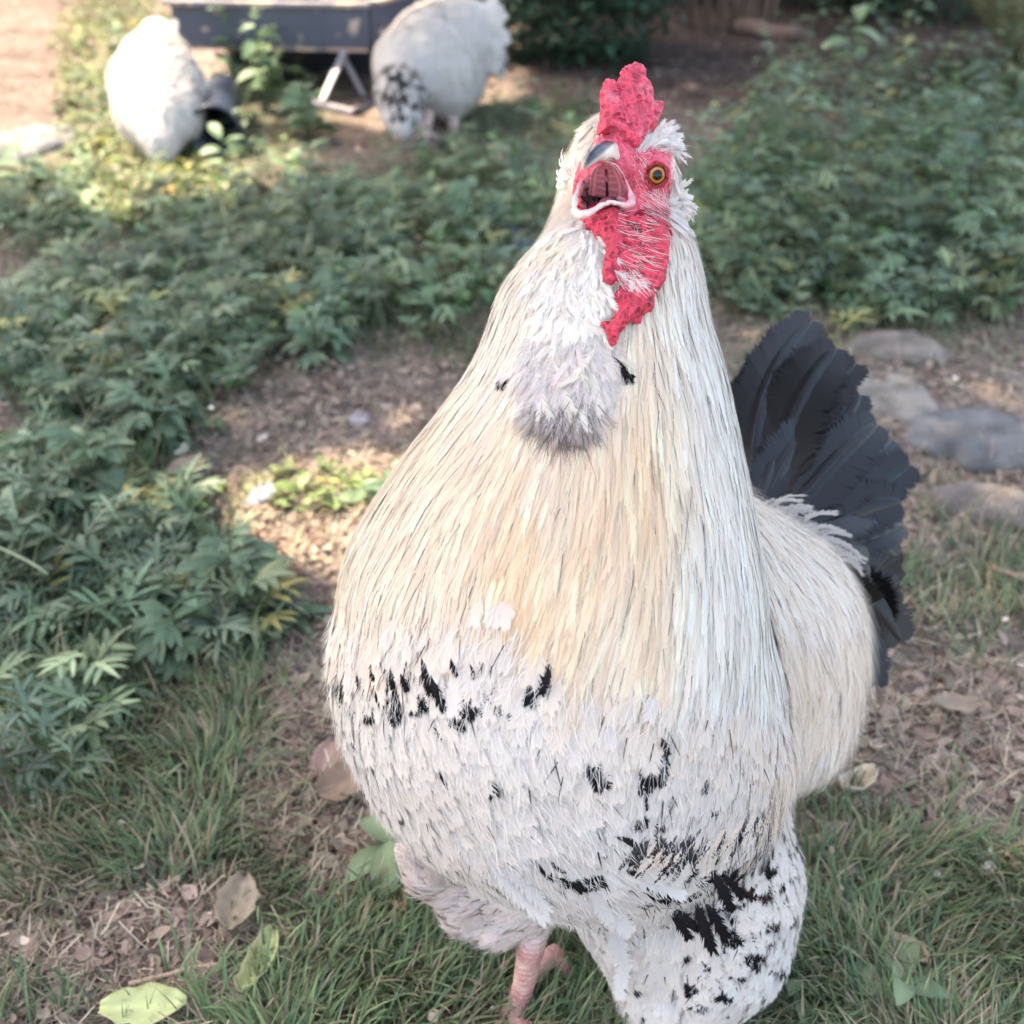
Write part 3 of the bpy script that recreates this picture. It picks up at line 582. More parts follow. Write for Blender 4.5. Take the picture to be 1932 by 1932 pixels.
def flow(p, n_=None):
    w = 1 / ((np.linalg.norm(p[:, None] - cp[None], axis=-1)) ** 3.2 + 1e-7); w /= w.sum(1, keepdims=True); return nrm(w @ cd)
parts_h, parts_b = [], []
# breast, thighs and underside: barbed contour feathers
SPOT = [(735, 1275, 60, 26, .5), (800, 1270, 26, 70, .6), (655, 1270, 12, 40, .5), (830, 1290, 30, 60, .4), (930, 1255, 40, 30, .25), (1020, 1270, 30, 50, .35), (1250, 1400, 26, 22, .7), (1140, 1480, 50, 40, .12), (1240, 1500, 40, 30, .3),
        (1060, 1640, 50, 20, .5), (1235, 1680, 60, 24, .4), (1310, 1790, 40, 30, .4), (1375, 1820, 34, 50, .45), (1365, 1690, 40, 40, .3), (1430, 1650, 40, 60, .35), (1240, 1590, 45, 26, .6), (1440, 1740, 50, 50, .3), (1480, 1820, 20, 20, .5), (1380, 1620, 110, 30, .75), (1460, 1540, 24, 60, .7), (1130, 1720, 30, 40, .2),
        (1300, 1840, 30, 50, .5), (1150, 1600, 60, 30, .3)]
def spotp(u, v, base=.05):
    r = np.full(u.shape, base)
    for (a, b, ru, rv, w) in SPOT: r = np.maximum(r, w * np.clip(1.1 - np.hypot((u - a) / ru, (v - b) / rv) * (.75 + .5 * fbm(np.stack([u / 14, v / 30, u * 0 + 5], -1), 2)), 0, 1) ** .6)
    return r
hx = [560, 620, 700, 850, 950, 1050, 1200, 1300, 1480]; hy = [1110, 1150, 1190, 1160, 1135, 1270, 1300, 1330, 1350]
p, nn = body.rand(15000); u, v, d = UV(p); cl = classify(p); lim = np.interp(u, hx, hy)
isH = (cl == 0) & (v < lim + rng.normal(0, 34, len(v)))
m = (~isH) & (cl != 1) & (cl != 2); pb, ub, vb, cb = p[m], u[m], v[m], cl[m]; N = len(pb)
Ln = rng.uniform(.016, .027, N) * np.where(cb == 3, 1.25, 1.0) * np.where(cb == 4, .9, 1)
pa, na = body.trace(pb, flow, Ln, 5, lift=rng.uniform(.0015, .0045, N) + (cb == 3) * .002, stray=.16)
c = jitter(WHITE, N, .05, .01); blk = rng.random(N) < spotp(ub, vb, .012); tipc = jitter(PALE, N, .04, .01)
warm = sstep(.45, .75, fbm(np.stack([ub / 160, vb / 160, ub * 0], -1), 2))[:, None] * .45; tipc = tipc * (1 - warm) + CREAM2 * warm
edge_ = ((cb == 0) * np.exp(-np.clip(vb - np.interp(ub, hx, hy) - 30, 0, 999) / 90) * rng.uniform(.2, 1, N))[:, None]; tipc = tipc * (1 - edge_) + CREAM2 * edge_; c = c * (1 - edge_) + CREAM * edge_; brn = rng.random(N) < .12
c[blk] = np.where(brn[blk][:, None], BRN * .35, BLK * 2); tipc[blk] = np.where(brn[blk][:, None], BRN * .35, BLK)
pk = cb == 4; c[pk] = c[pk] * np.array([1, .93, .92]); tipc[pk] = tipc[pk] * np.array([1, .92, .90])
parts_b.append(barbed(pa, na, Ln * rng.uniform(.42, .62, N), prof_vane, c, tipc, nb=26, sweep=.36, lift=.05, jit=.4, thick=5))
# fine flecks and fluffy hairs over the breast
p2, n2 = body.rand(46000); u2, v2, d2 = UV(p2); c2 = classify(p2); l2 = np.interp(u2, hx, hy); m = ~((c2 == 0) & (v2 < l2)) & (c2 != 1); p2, u2, v2, c2 = p2[m], u2[m], v2[m], c2[m]; N = len(p2)
Ln = rng.uniform(.006, .02, N); pa, na = body.trace(p2, flow, Ln, 4, lift0=.003, lift=rng.uniform(.002, .007, N), stray=.35)
sp_ = spotp(u2, v2, .022); kp_ = (sp_ < .3) | (rng.random(len(sp_)) < .3); p2, u2, v2, c2, sp_ = p2[kp_], u2[kp_], v2[kp_], c2[kp_], sp_[kp_]; N = len(p2); Ln, pa, na = Ln[kp_], pa[kp_], na[kp_]; dark = rng.random(N) < sp_ * .7; c = jitter(PALE, N, .04, .01); c[dark] = jitter(BLK * 1.5, dark.sum(), .3, .02); wd_ = np.where(dark, rng.uniform(.0005, .0014, N), rng.uniform(.0003, .0008, N))
parts_b.append(ribbons(pa, na, wd_, prof_hair, c, c, three=False))
V, F, C = join(parts_b); keep(tag(mesh_obj("breast_plumage", V, F, M_FEATHER, C), "white plumage flecked with black", kind="stuff"))

# hackle cape
def hackle_col(u, v, n):
    k = sstep(.35, .65, fbm(np.stack([u / 120, v / 300, u * 0], -1), 2))[:, None]
    c = CREAM * (1 - k) + YEL * k
    wr = sstep(1190, 1340, u)[:, None] * .9; c = c * (1 - wr) + lin((250, 246, 240)) * .95 * wr          # right side white
    top = (1 - sstep(560, 800, v))[:, None] * .6; c = c * (1 - top) + lin((251, 246, 240)) * .95 * top
    lf = (1 - sstep(640, 860, u - (v - 1100) * -.3))[:, None] * .4; c = c * (1 - lf) + lin((240, 236, 228)) * lf
    L_im = np.interp(u, hx, hy); fd_ = (sstep(-170, 10, v - L_im) * rng.uniform(.2, 1, n))[:, None]; c = c * (1 - fd_) + PALE * fd_
    return np.clip(c * (1 + rng.normal(0, .07, (n, 1))), 0, .95)
p, nn = body.rand(30000); u, v, d = UV(p); cl = classify(p); lim = np.interp(u, hx, hy)
m = (cl == 0) & (v < lim + rng.normal(0, 26, len(v)) + 60 * (fbm(np.stack([u / 40, v * 0, u * 0], -1), 2) - .5)) & (v > 440); ph, uh, vh = p[m], u[m], v[m]; N = len(ph)
Ln = rng.uniform(.035, .065, N) * np.clip((vh - 380) / 300, .35, 1)
pa, na = body.trace(ph, flow, Ln, 8, lift=rng.uniform(.0004, .0022, N), stray=.09)
c = hackle_col(uh, vh, N); dk = rng.random(N) < np.where(uh > 1200, .10, .04) * (vh > 650); ct = np.clip(c * 1.05, 0, .93)
c[dk] = c[dk] * .7; 
hack = [barbed(pa[: N // 2], na[: N // 2], Ln[: N // 2] * rng.uniform(.08, .12, N // 2), prof_lancet, c[: N // 2], ct[: N // 2], nb=14, sweep=.3, lift=.08, jit=.6, thick=4.5),
        ribbons(pa[N // 2:], na[N // 2:], rng.uniform(.0018, .0042, N - N // 2), prof_lancet, c[N // 2:], ct[N // 2:], fold=-.15, cmid=np.clip(c[N // 2:] * rng.uniform(.85, 1.08, (N - N // 2, 1)), 0, .93))]
p, nn = body.rand(64000); u, v, d = UV(p); cl = classify(p); lim = np.interp(u, hx, hy); m = (cl == 0) & (v < lim + 25 + rng.normal(0, 40, len(v))) & ((v > 430) | (u < 1095) | (v < 270)) & (((nn * (CAM - p)).sum(-1)) > -.3); ph, uh, vh = p[m], u[m], v[m]; N = len(ph)
Ln = rng.uniform(.02, .055, N) * np.clip((vh - 380) / 300, .4, 1); pa, na = body.trace(ph, flow, Ln, 5, lift0=.0008, lift=rng.uniform(.0004, .0028, N), stray=.12)
c = hackle_col(uh, vh, N); c = np.clip(c * rng.uniform(.85, 1.18, (N, 1)), 0, .95); dk = rng.random(N) < np.where(uh > 1180, .05, np.where(uh < 850, .05, .015)) * (vh > 600); c[dk] = jitter(lin((120, 112, 114)), dk.sum(), .3, .01)
hack.append(ribbons(pa, na, np.where(dk, .0007, rng.uniform(.0003, .0007, N)), prof_hair, c, c, three=False))
V, F, C = join(hack); keep(tag(mesh_obj("hackle", V, F, M_FEATHER, C), "long cream hackle feathers draping from the neck", kind="stuff"))

# saddle and wing
p, nn = body.rand(26000); u, v, d = UV(p); cl = classify(p); m = (cl == 1) | (cl == 2); ph, uh, vh, ck = p[m], u[m], v[m], cl[m]; N = len(ph)
Ln = rng.uniform(.03, .06, N) * np.where(ck == 2, .7, 1); pa, na = body.trace(ph, flow, Ln, 7, lift=rng.uniform(.001, .005, N), stray=.09)
k = sstep(.4, .65, fbm(np.stack([uh / 100, vh / 200, uh * 0 + 4], -1), 2))[:, None]; c = (lin((251, 246, 240)) * .95 * (1 - k) + CREAM2 * k) * (1 + rng.normal(0, .05, (N, 1))); ct = c * 1.03
wm = (ck == 2) & (spotp(uh, vh, .02) > rng.random(N)); c[wm] = GREY * .5; ct[wm] = BLK
wy = (ck == 2) & ~wm; c[wy] = CREAM * .98; ct[wy] = CREAM2
sad = [barbed(pa, na, Ln * rng.uniform(.10, .17, N), prof_lancet, np.clip(c, 0, .94), np.clip(ct, 0, .94), nb=12, sweep=.35, lift=.08, jit=.6, thick=4.5)]
p, nn = body.rand(40000); u, v, d = UV(p); cl = classify(p); m = ((cl == 1) | (cl == 2)); ph, uh, vh = p[m], u[m], v[m]; N = len(ph); Ln = rng.uniform(.02, .05, N)
pa, na = body.trace(ph, flow, Ln, 5, lift0=.003, lift=rng.uniform(.003, .011, N), stray=.14); k = rng.random((N, 1)); c = lin((251, 246, 240)) * .95 * k + CREAM * (1 - k); dk = rng.random(N) < .02; c[dk] = lin((110, 100, 96))
sad.append(ribbons(pa, na, np.where(dk, .0006, .0005), prof_hair, c, c, three=False))
V, F, C = join(sad); keep(tag(mesh_obj("saddle_plumage", V, F, M_FEATHER, C), "pale cream saddle feathers hanging over the flank", kind="stuff"))

# black fringe hanging from the folded wing and loose barbs
def free_feathers(rows, name, label, m=M_FEATHER, nb=22, sweep=.2, parentf=keep, **kw):
    """rows: (u0,v0,d0, um,vm,dm, u1,v1,d1, width px, root colour, tip colour)"""
    pa, na, wd, c0, c1 = [], [], [], [], []
    for r in rows:
        A, B, C_ = P(*r[0:3]), P(*r[3:6]), P(*r[6:9]); s = np.linspace(0, 1, 9)[:, None]; Bc = 2 * B - .5 * (A + C_); q = (1 - s) ** 2 * A + 2 * s * (1 - s) * Bc + s * s * C_
        pa.append(q); n0 = nrm(CAM - q); na.append(n0); wd.append(r[9] * S(r[2])); c0.append(r[10]); c1.append(r[11])
    pa, na = np.array(pa), np.array(na); wd = np.array(wd); c0, c1 = np.array(c0), np.array(c1)
    b = barbed(pa, na, wd, prof_vane, c0, c1, nb=nb, sweep=sweep, thick=4.0, **kw); sh = ribbons(pa, na, wd * .05, prof_hair, c0 * 1.2, c1, three=True, fold=-.5)
    V, F, C = join([b, sh]); return parentf(tag(mesh_obj(name, V, F, m, C), label, kind="stuff"))
rows = []
for k in range(120):
    t = rng.random(); u0 = 1478 - 250 * t ** 1.0 + rng.normal(0, 6); v0 = 1500 + 130 * (1 - (1 - t) ** 2.2) * .72 + rng.normal(0, 10) + 0; L = rng.uniform(45, 85); a = math.radians(110 + 18 * rng.normal() * .5 + 20 * t)
    dk = rng.random() < .62; q = BLK * 1.2 if dk else CREAM2; d0 = .742 + .03 * (1 - t) * 0 + rng.uniform(-.004, .006)
    rows.append((u0, v0, d0, u0 + math.cos(a) * L * .5, v0 + math.sin(a) * L * .5, d0, u0 + math.cos(a) * L, v0 + math.sin(a) * L, d0 + .008, rng.uniform(9, 20), CREAM if not dk else GREY * .5, q))
# depth of the fringe follows the body
rr = []
for r in rows:
    h, hn = body.ray(r[0], r[1])
    if h is None: continue
    dd_ = UV(h)[2] - .006; h2, _ = body.ray(r[6], r[7]); d2_ = (UV(h2)[2] - .008) if h2 is not None else dd_; d2_ = min(d2_, dd_ + .02); rr.append((*r[:2], dd_, *r[3:5], (dd_ + d2_) / 2 - .002, *r[6:8], d2_, *r[9:]))
free_feathers(rr, "wing_fringe", "black-tipped feathers along the lower edge of the folded wing", nb=16)

# ---- tail feathers, one object each
TAILF = [(1405, 980, .90, 1380, 840, .94, 1415, 690, .97, 62), (1415, 980, .90, 1410, 800, .95, 1475, 640, .99, 80), (1425, 985, .90, 1445, 770, .95, 1535, 602, 1.0, 105), (1430, 990, .90, 1490, 790, .94, 1585, 650, .98, 118), (1440, 990, .90, 1510, 820, .93, 1612, 690, .97, 95),
         (1450, 1000, .91, 1540, 860, .93, 1622, 745, .96, 90), (1470, 1000, .90, 1560, 880, .92, 1650, 790, .95, 105), (1480, 1010, .91, 1590, 900, .93, 1690, 835, .96, 110), (1500, 1020, .91, 1600, 930, .93, 1706, 890, .95, 105), (1510, 1030, .90, 1610, 960, .92, 1708, 950, .94, 100),
         (1530, 1050, .91, 1620, 1000, .93, 1712, 985, .95, 70), (1540, 1060, .91, 1630, 1030, .93, 1695, 1045, .95, 80), (1560, 1080, .91, 1640, 1070, .93, 1690, 1100, .95, 80), (1580, 1110, .91, 1640, 1120, .93, 1665, 1180, .94, 70), (1590, 1140, .91, 1640, 1170, .92, 1650, 1250, .93, 55),
         (1440, 1000, .905, 1470, 900, .915, 1540, 800, .94, 90), (1460, 1010, .90, 1530, 950, .91, 1620, 900, .935, 90), (1480, 1020, .90, 1550, 990, .905, 1630, 970, .93, 85), (1420, 1000, .90, 1430, 920, .905, 1470, 850, .92, 60), (1500, 1050, .90, 1580, 1040, .905, 1640, 1060, .92, 80), (1520, 1080, .90, 1590, 1090, .90, 1640, 1140, .92, 80), (1560, 1130, .91, 1630, 1190, .92, 1648, 1290, .93, 60), (1540, 1100, .92, 1640, 1130, .93, 1690, 1200, .95, 90), (1500, 1060, .92, 1600, 1050, .93, 1690, 1080, .95, 110), (1440, 1000, .93, 1500, 880, .94, 1580, 780, .97, 120)]
for k, r in enumerate(TAILF):
    r = tuple(np.array(r) + np.array([0, 0, 0, rng.normal(0, 9), rng.normal(0, 8), rng.normal(0, .004), rng.normal(0, 5), rng.normal(0, 5), rng.normal(0, .006), r[9] * .22])); A, B, C_ = P(*r[0:3]), P(*r[3:6]), P(*r[6:9]); s = np.linspace(0, 1, 14)[:, None]; Bc = 2 * B - .5 * (A + C_); q = ((1 - s) ** 2 * A + 2 * s * (1 - s) * Bc + s * s * C_)[None]
    tilt = rng.normal(0, .5); n0 = nrm(nrm(CAM - q) + RIGHT * tilt * .6 + np.array([0, 0, .3])); w = np.array([r[9] * S(r[2]) * 1.05])
    c0 = np.array([[.007, .007, .009]]) * rng.uniform(.6, 1.4); c1 = np.array([[.010, .010, .012]]) * rng.uniform(.5, 1.5)
    sp = sorted([rng.uniform(.3, .9) for _ in range(2)])
    pv = lambda s: np.minimum(1, .3 + s * 2.6) * np.sqrt(np.clip(1 - s ** 4, 0, 1)) * (1 - .05 * np.sin(s * 40))
    def vane():
        K = 60; A_ = 9; ss = np.linspace(0, 1, K); c_ = sample_path(q, ss[None])[0]; t = np.gradient(c_, axis=0); nn = sample_path(n0, ss[None])[0]; sd = nrm(np.cross(t, nn)); nn = nrm(np.cross(sd, t)); ww = w[0] * .5 * pv(ss)
        V = np.zeros((K, A_, 3)); Cc = np.zeros((K, A_, 3))
        for a in range(A_):
            x = a / (A_ - 1) * 2 - 1; sweepv = abs(x) * .10; cc = sample_path(q, np.clip(ss + sweepv * (1 - ss * .8), 0, 1)[None])[0]
            V[:, a] = cc + sd * (x * ww)[:, None] - nn * (x * x * ww * .8)[:, None] + nn * (np.sin(ss * 260 + x * 3) * .00025 * abs(x))[:, None] + nn * ((.15 * ww) * (1 - abs(x)))[:, None] * .2
            Cc[:, a] = (c0[0] * (1 - ss)[:, None] + c1[0] * ss[:, None]) * (1 + .12 * np.sin(ss * 90 + 9 * x) * abs(x))[:, None]
        gsh = fbm(np.concatenate([V * 25], -1), 2)[..., None]; Cc = Cc + np.array([-.002, .010, .007]) * sstep(.5, .75, gsh)
        i = (np.arange(K - 1)[:, None] * A_ + np.arange(A_ - 1)[None]).ravel()
        return V.reshape(-1, 3), np.stack([i, i + 1, i + A_ + 1, i + A_], -1), np.clip(Cc, .005, 1).reshape(-1, 3)
    fr = barbed(q - n0 * .0006, n0, w * .985, pv, c0, c1, nb=110, sweep=.10, lift=.012, jit=.25, thick=9)
    sh = ribbons(q, n0, w * .045, prof_hair, c0 * 3.5, c1 * 1.5, fold=-.6); sh = (sh[0] + np.repeat(n0[0], 3, 0) * .0012, sh[1], sh[2])
    V, F, C = join([vane(), fr, sh]); keep(mesh_obj("tail_feather", V, F, M_BLACKF, C))
# pale wisps at the root of the tail
rows = []
for k in range(60):
    t = rng.random(); u0 = 1398 + 170 * t; v0 = 985 + 90 * t * t + rng.normal(0, 8); a = math.radians(-75 + 55 * t + rng.normal(0, 14)); L = rng.uniform(35, 90); dk = rng.random() < .3
    rows.append((u0, v0, .872, u0 + math.cos(a) * L * .5, v0 + math.sin(a) * L * .5 - 3, .868, u0 + math.cos(a + .5) * L, v0 + math.sin(a + .5) * L, .872, rng.uniform(5, 13), PALE * .8, PALE * .75 if not dk else GREY * .5))
free_feathers(rows, "tail_root_wisps", "thin pale feathers curling over the base of the tail", nb=14, sweep=.3)

# ---- head
HD = Field(P(1180, 340, .64) - .062, P(1180, 340, .64) + .062, .00075)
for rows in [[(1215, 290, .672, 50), (1215, 345, .668, 58), (1222, 400, .668, 52), (1200, 470, .672, 62)], [(1200, 300, .655, 40), (1155, 310, .642, 38), (1130, 330, .64, 40)], [(1205, 400, .655, 42), (1150, 408, .640, 36), (1118, 400, .632, 26)], [(1130, 360, .655, 48)], [(1180, 270, .652, 34), (1150, 290, .640, 30)], [(1232, 330, .648, 36)], [(1190, 480, .668, 70), (1170, 540, .67, 80)]]:
    HD.chain(*ch(rows), k=.0095)
mc = P(1132, 351, .612); ex, ey, ez = RIGHT, UP, FWD
def mouth_cut(p):
    q = (p - mc.astype(np.float32)); x, y, z = q @ ex.astype(np.float32), q @ ey.astype(np.float32), q @ ez.astype(np.float32); pxm = S(.62)
    x2 = x + .25 * y; w_ = 48 * pxm * (1 - .10 * np.clip(y / .012, -1, 1)); hh = 39 * pxm; n = ((np.abs(x2) / w_) ** 2.6 + (np.abs(y + .0015) / hh) ** 2.6 + (np.abs(z) / .036) ** 2.4) ** (1 / 2.5)
    return (n - 1) * .010
HD.add(mc - .05, mc + .05, mouth_cut, k=.002, sub=True)
hv, hq = HD.mesh(lambda p: (np.abs(fbm(p * 330, 2) - .5) * .0046 - .0008)); hq = fix_out(hv, hq)
hu, hvv, hd = UV(hv); mcv = mouth_cut(hv.astype(np.float32)); RED = lin((218, 54, 84)) * .88; RED2 = lin((236, 120, 138)) * .92
k = fbm(hv * 260, 3)[:, None]; hc = RED * (1 - k) + RED2 * k * .95 + RED * 0
inn = sstep(.0012, -.0002, mcv)[:, None] if 0 else (1 - sstep(-.0002, .0014, mcv))[:, None]
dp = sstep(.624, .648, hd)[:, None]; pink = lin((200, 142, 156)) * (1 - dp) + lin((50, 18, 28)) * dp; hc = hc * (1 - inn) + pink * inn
bk = sstep(1262, 1276, hu)[:, None] * (hvv[:, None] > 250); hc = hc * (1 - bk) + CREAM2 * bk; up_ = sstep(.668, .684, hd)[:, None]; hc = hc * (1 - up_) + CREAM2 * up_
keep(mesh_obj("head", hv, hq, M_SKIN, hc)); head = Surf(hv, hq)
# comb
def poly_sdf(x, y, poly):
    d = np.full(x.shape, 1e9)
    for i in range(len(poly)):
        a, b = np.array(poly[i]), np.array(poly[(i + 1) % len(poly)]); e = b - a; wx, wy = x - a[0], y - a[1]; t = np.clip((wx * e[0] + wy * e[1]) / (e @ e), 0, 1); d = np.minimum(d, np.hypot(wx - t * e[0], wy - t * e[1]))
    return np.where(inpoly(x, y, poly), -d, d)
COMB = [(780, 975), (805, 830), (835, 700), (835, 560), (865, 480), (900, 415), (940, 405), (975, 450), (975, 500), (1000, 430), (1045, 350), (1065, 275), (1110, 225), (1150, 205), (1195, 170), (1245, 175), (1278, 210), (1285, 300), (1325, 325), (1345, 400), (1345, 520), (1385, 490), (1425, 485), (1445, 520), (1420, 600), (1375, 690), (1345, 790), (1290, 860), (1230, 900), (1180, 990), (1120, 1060), (1040, 1060), (960, 1030), (920, 960), (850, 930)]
c0_ = P(*Z1(1100, 620), .640); pxm = S(.64); cpoly = [((966 + x * .2 - Z1(1100, 0)[0]) * pxm, -(77.3 + y * .2 - Z1(0, 620)[1]) * pxm) for x, y in COMB]
cx = nrm(RIGHT + FWD * .55); cy = nrm(UP + FWD * .12); cz = nrm(np.cross(cx, cy)); cxs = 1 / (cx @ RIGHT)
CB = Field(c0_ - .045, c0_ + .045, .0006)
def comb_f(p):
    q = p - c0_.astype(np.float32); x, y, z = q @ cx.astype(np.float32), q @ cy.astype(np.float32), q @ cz.astype(np.float32); x = x / cxs
    d = poly_sdf(x[:, :, :], y, cpoly) if 0 else None
    return x, y, z
pp = CB.pts(tuple(slice(0, n) for n in CB.n)); x, y, z = comb_f(pp)
lx = np.linspace(-.045, .045, 301); ly = np.linspace(-.045, .045, 301); GX, GY = np.meshgrid(lx, ly, indexing='ij'); T2 = poly_sdf(GX, GY, cpoly).astype(np.float32)
xi = np.clip((x + .045) / .09 * 300, 0, 299); yi = np.clip((y + .045) / .09 * 300, 0, 299); d2 = T2[xi.astype(int), yi.astype(int)]
base_t = .0045 + .0035 * np.clip((.006 - y) / .03, 0, 1); e = np.clip(-d2 / .006, 0, 1); th = base_t * np.sqrt(np.clip(1 - (1 - e) ** 2, 0, 1))
dd_ = np.maximum(d2, np.abs(z) - th); CB.a[:] = dd_
def wr(p): r = fbm(p * 310, 2); return np.abs(r - .5) * .0066 - .0012 + (fbm(p * 700, 1) - .5) * .0008
cv, cq = CB.mesh(wr); cv = relax(cv, cq, 1); cq = fix_out(cv, cq); k = np.clip(1 - np.abs(fbm(cv * 310, 2) - .5) * 5, 0, 1)[:, None]; k2 = fbm(cv * 90, 2)[:, None]; k3 = sstep(.5, .75, fbm(cv * 140 + 5, 3))[:, None]
cc = lin((236, 78, 106)) * .9 * (1 - k * .0) * (1 - k2 * .5) + lin((205, 28, 62)) * .85 * (k2 * .5); cc = cc * (.66 + .34 * k) * (1 - .4 * k3) + lin((244, 150, 165)) * .9 * .4 * k3; keep(mesh_obj("comb", cv, cq, M_SKIN, cc))
# wattles
WT = Field(P(1160, 520, .62) - .07, P(1160, 520, .62) + .07, .0008)
def w2(rows): return [(*Z2(x, y), d, r * .3) for x, y, d, r in rows]
hz = lambda u, v: (lambda h: .62 if h is None else UV(h)[2])(body.ray(u, v)[0])
def wrow(rows):
    out = []
    for x, y, off, r in rows:
        u, v = Z2(x, y); h1, _ = head.ray(u, v); h2, _ = body.ray(u, v); d = min([UV(h)[2] for h in (h1, h2) if h is not None] or [.63]); out.append((u, v, d - off, r * .3))
    return out
for rows in [[(940, 130, .004, 34), (945, 230, .005, 30), (950, 330, .006, 26), (940, 430, .006, 34), (935, 520, .006, 42)], [(1255, 200, .003, 34), (1268, 320, .004, 34), (1262, 420, .005, 36), (1240, 520, .006, 40), (1180, 610, .007, 44), (1100, 690, .007, 46), (1020, 770, .007, 44), (960, 850, .006, 38), (950, 930, .005, 22)],
             [(1000, 620, .004, 26), (1080, 660, .005, 30), (1120, 640, .006, 30)], [(1210, 250, .002, 18), (1200, 380, .003, 18), (1190, 500, .004, 22), (1120, 600, .004, 22)], [(900, 820, .004, 18), (945, 840, .004, 26)]]:
    WT.chain(*ch(wrow(rows)), k=.003)
# red skin sheet between the folds
sk = [(980, 150), (1060, 160), (1150, 180), (1000, 260), (1080, 280), (1160, 300), (1230, 280), (1000, 370), (1090, 390), (1180, 400), (1010, 470), (1100, 500), (1180, 520), (870, 200), (830, 180), (900, 280), (1050, 560), (1130, 570), (1080, 760), (1020, 700), (1150, 680)]
for x, y in sk: WT.chain(*ch(wrow([(x, y, .0005, 40), (x + 15, y + 20, .0005, 38)])), k=.006)
wv, wq = WT.mesh(lambda p: np.abs(fbm(p * 300, 2) - .5) * .0055 - .0012); wq = fix_out(wv, wq); watt = Surf(wv, wq); k = np.clip(1 - np.abs(fbm(wv * 300, 2) - .5) * 6, 0, 1)[:, None]
keep(mesh_obj("wattle", wv, wq, M_SKIN, (lin((226, 58, 86)) * .88) * (.55 + .45 * k)))
# upper beak, tomium, lower beak rim
def zrow(rows): return [(*Z1(x, y), d, r * .2) for x, y, d, r in rows]
UB = Field(P(1140, 300, .61) - .035, P(1140, 300, .61) + .035, .0005)
UB.chain(*ch(zrow([(960, 1035, .634, 76), (885, 1022, .620, 80), (815, 1048, .610, 72), (755, 1098, .603, 58), (714, 1155, .599, 36), (688, 1200, .598, 12)])), k=.003)
UB.chain(*ch(zrow([(985, 1100, .628, 34), (930, 1085, .620, 40), (870, 1090, .612, 36)])), k=.003)
ub, uq = UB.mesh(); ub = relax(ub, uq, 6); uq = fix_out(ub, uq); a, b, c = UV(ub); x = (a - 966) / .2; y = (b - 77.3) / .2
side = (y - 1195) * .62 + (x - 690) * .52 - 0; lower = sstep(10, 60, (y - (1215 - (x - 680) * .86)) + 40)[:, None]; streak = (.8 + .4 * fbm(np.stack([x / 60 + y / 90, (x - y) / 14, x * 0], -1), 2))[:, None]
bc = (lin((62, 62, 72)) * streak) * (1 - lower) + lin((222, 208, 196)) * .9 * lower; keep(mesh_obj("upper_beak", ub, uq, M_HORN, np.clip(bc, 0, .9)))
nv_ = Field(P(*Z1(955, 1110), .615) - .012, P(*Z1(955, 1110), .615) + .012, .0006); nv_.chain(*ch(zrow([(925, 1102, .609, 6), (958, 1106, .613, 9), (972, 1126, .617, 6)])), k=.001); q1, q2 = nv_.mesh(); keep(mesh_obj("nostril", q1, fix_out(q1, q2), M_MOUTH, np.broadcast_to(lin((60, 50, 60)), q1.shape)))
LB = Field(P(1140, 370, .61) - .045, P(1140, 370, .61) + .045, .0006)
LB.chain(*ch(zrow([(1100, 1425, .634, 22), (1128, 1478, .632, 33), (1128, 1530, .628, 37), (1075, 1560, .625, 31), (1010, 1535, .622, 22), (930, 1522, .617, 20), (855, 1545, .612, 23), (780, 1592, .607, 30), (705, 1630, .603, 37), (640, 1650, .601, 40), (592, 1620, .603, 36), (588, 1545, .608, 26), (604, 1460, .616, 22), (632, 1385, .626, 22), (672, 1300, .638, 18)])), k=.004)
LB.chain(*ch(zrow([(900, 1140, .618, 12), (980, 1170, .622, 13), (1050, 1260, .626, 14), (1095, 1370, .630, 16), (1130, 1480, .632, 20)])), k=.002)
lb, lq = LB.mesh(lambda p: (fbm(p * 260, 3) - .5) * .0016); lb = relax(lb, lq, 2); lq = fix_out(lb, lq); a, b, c = UV(lb); x = (a - 966) / .2; y = (b - 77.3) / .2
k = sstep(1000, 1080, x)[:, None] * .75 + sstep(1500, 1380, y)[:, None] * .0; k = np.maximum(k, (1 - sstep(1380, 1480, y))[:, None] * .8); lc_ = lin((230, 206, 196)) * .84 * (1 - k) + lin((222, 150, 160)) * .9 * k; lc_ = lc_ * (.72 + .5 * fbm(lb * 300, 3)[:, None])
keep(mesh_obj("lower_beak", lb, lq, M_HORN, lc_))
# palate with ridges and slit
K, A = 60, 48; s, t = np.meshgrid(np.linspace(0, 1, K), np.linspace(0, 1, A), indexing='ij')   # s down, t across
lft = np.interp(s, [0, .12, .3, 1], [850, 790, 755, 728]); rgt = np.interp(s, [0, .12, .3, .55, 1], [915, 975, 1015, 1050, 1062]); x = lft + (rgt - lft) * t; y = 1165 + (1455 + 55 * t - 1165) * s
slit = np.exp(-((x - (886 + 14 * s)) / 9) ** 2) * (s > .15); rdg = .6 * np.exp(-((((s * 6.3 + .35 * np.abs(t - .5) + .25 * np.sin(5 * s)) % 1) - .5) / .17) ** 2) * (np.abs(t - .5) < .33) * (s > .2) * (s < .92); edge = np.exp(-((t - .12) / .035) ** 2) + np.exp(-((t - .88) / .035) ** 2)
dep = .617 + .016 * s - .0035 * (1 - (2 * t - 1) ** 2) * -1 + slit * .004 - rdg * .0003 - edge * .0006; pv_ = P(*Z1(x, y), dep).reshape(-1, 3)
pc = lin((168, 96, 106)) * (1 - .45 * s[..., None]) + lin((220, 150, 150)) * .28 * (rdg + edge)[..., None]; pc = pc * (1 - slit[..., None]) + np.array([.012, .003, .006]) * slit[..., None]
i = (np.arange(K - 1)[:, None] * A + np.arange(A - 1)[None]).ravel(); F = np.stack([i, i + A, i + A + 1, i + 1], -1)
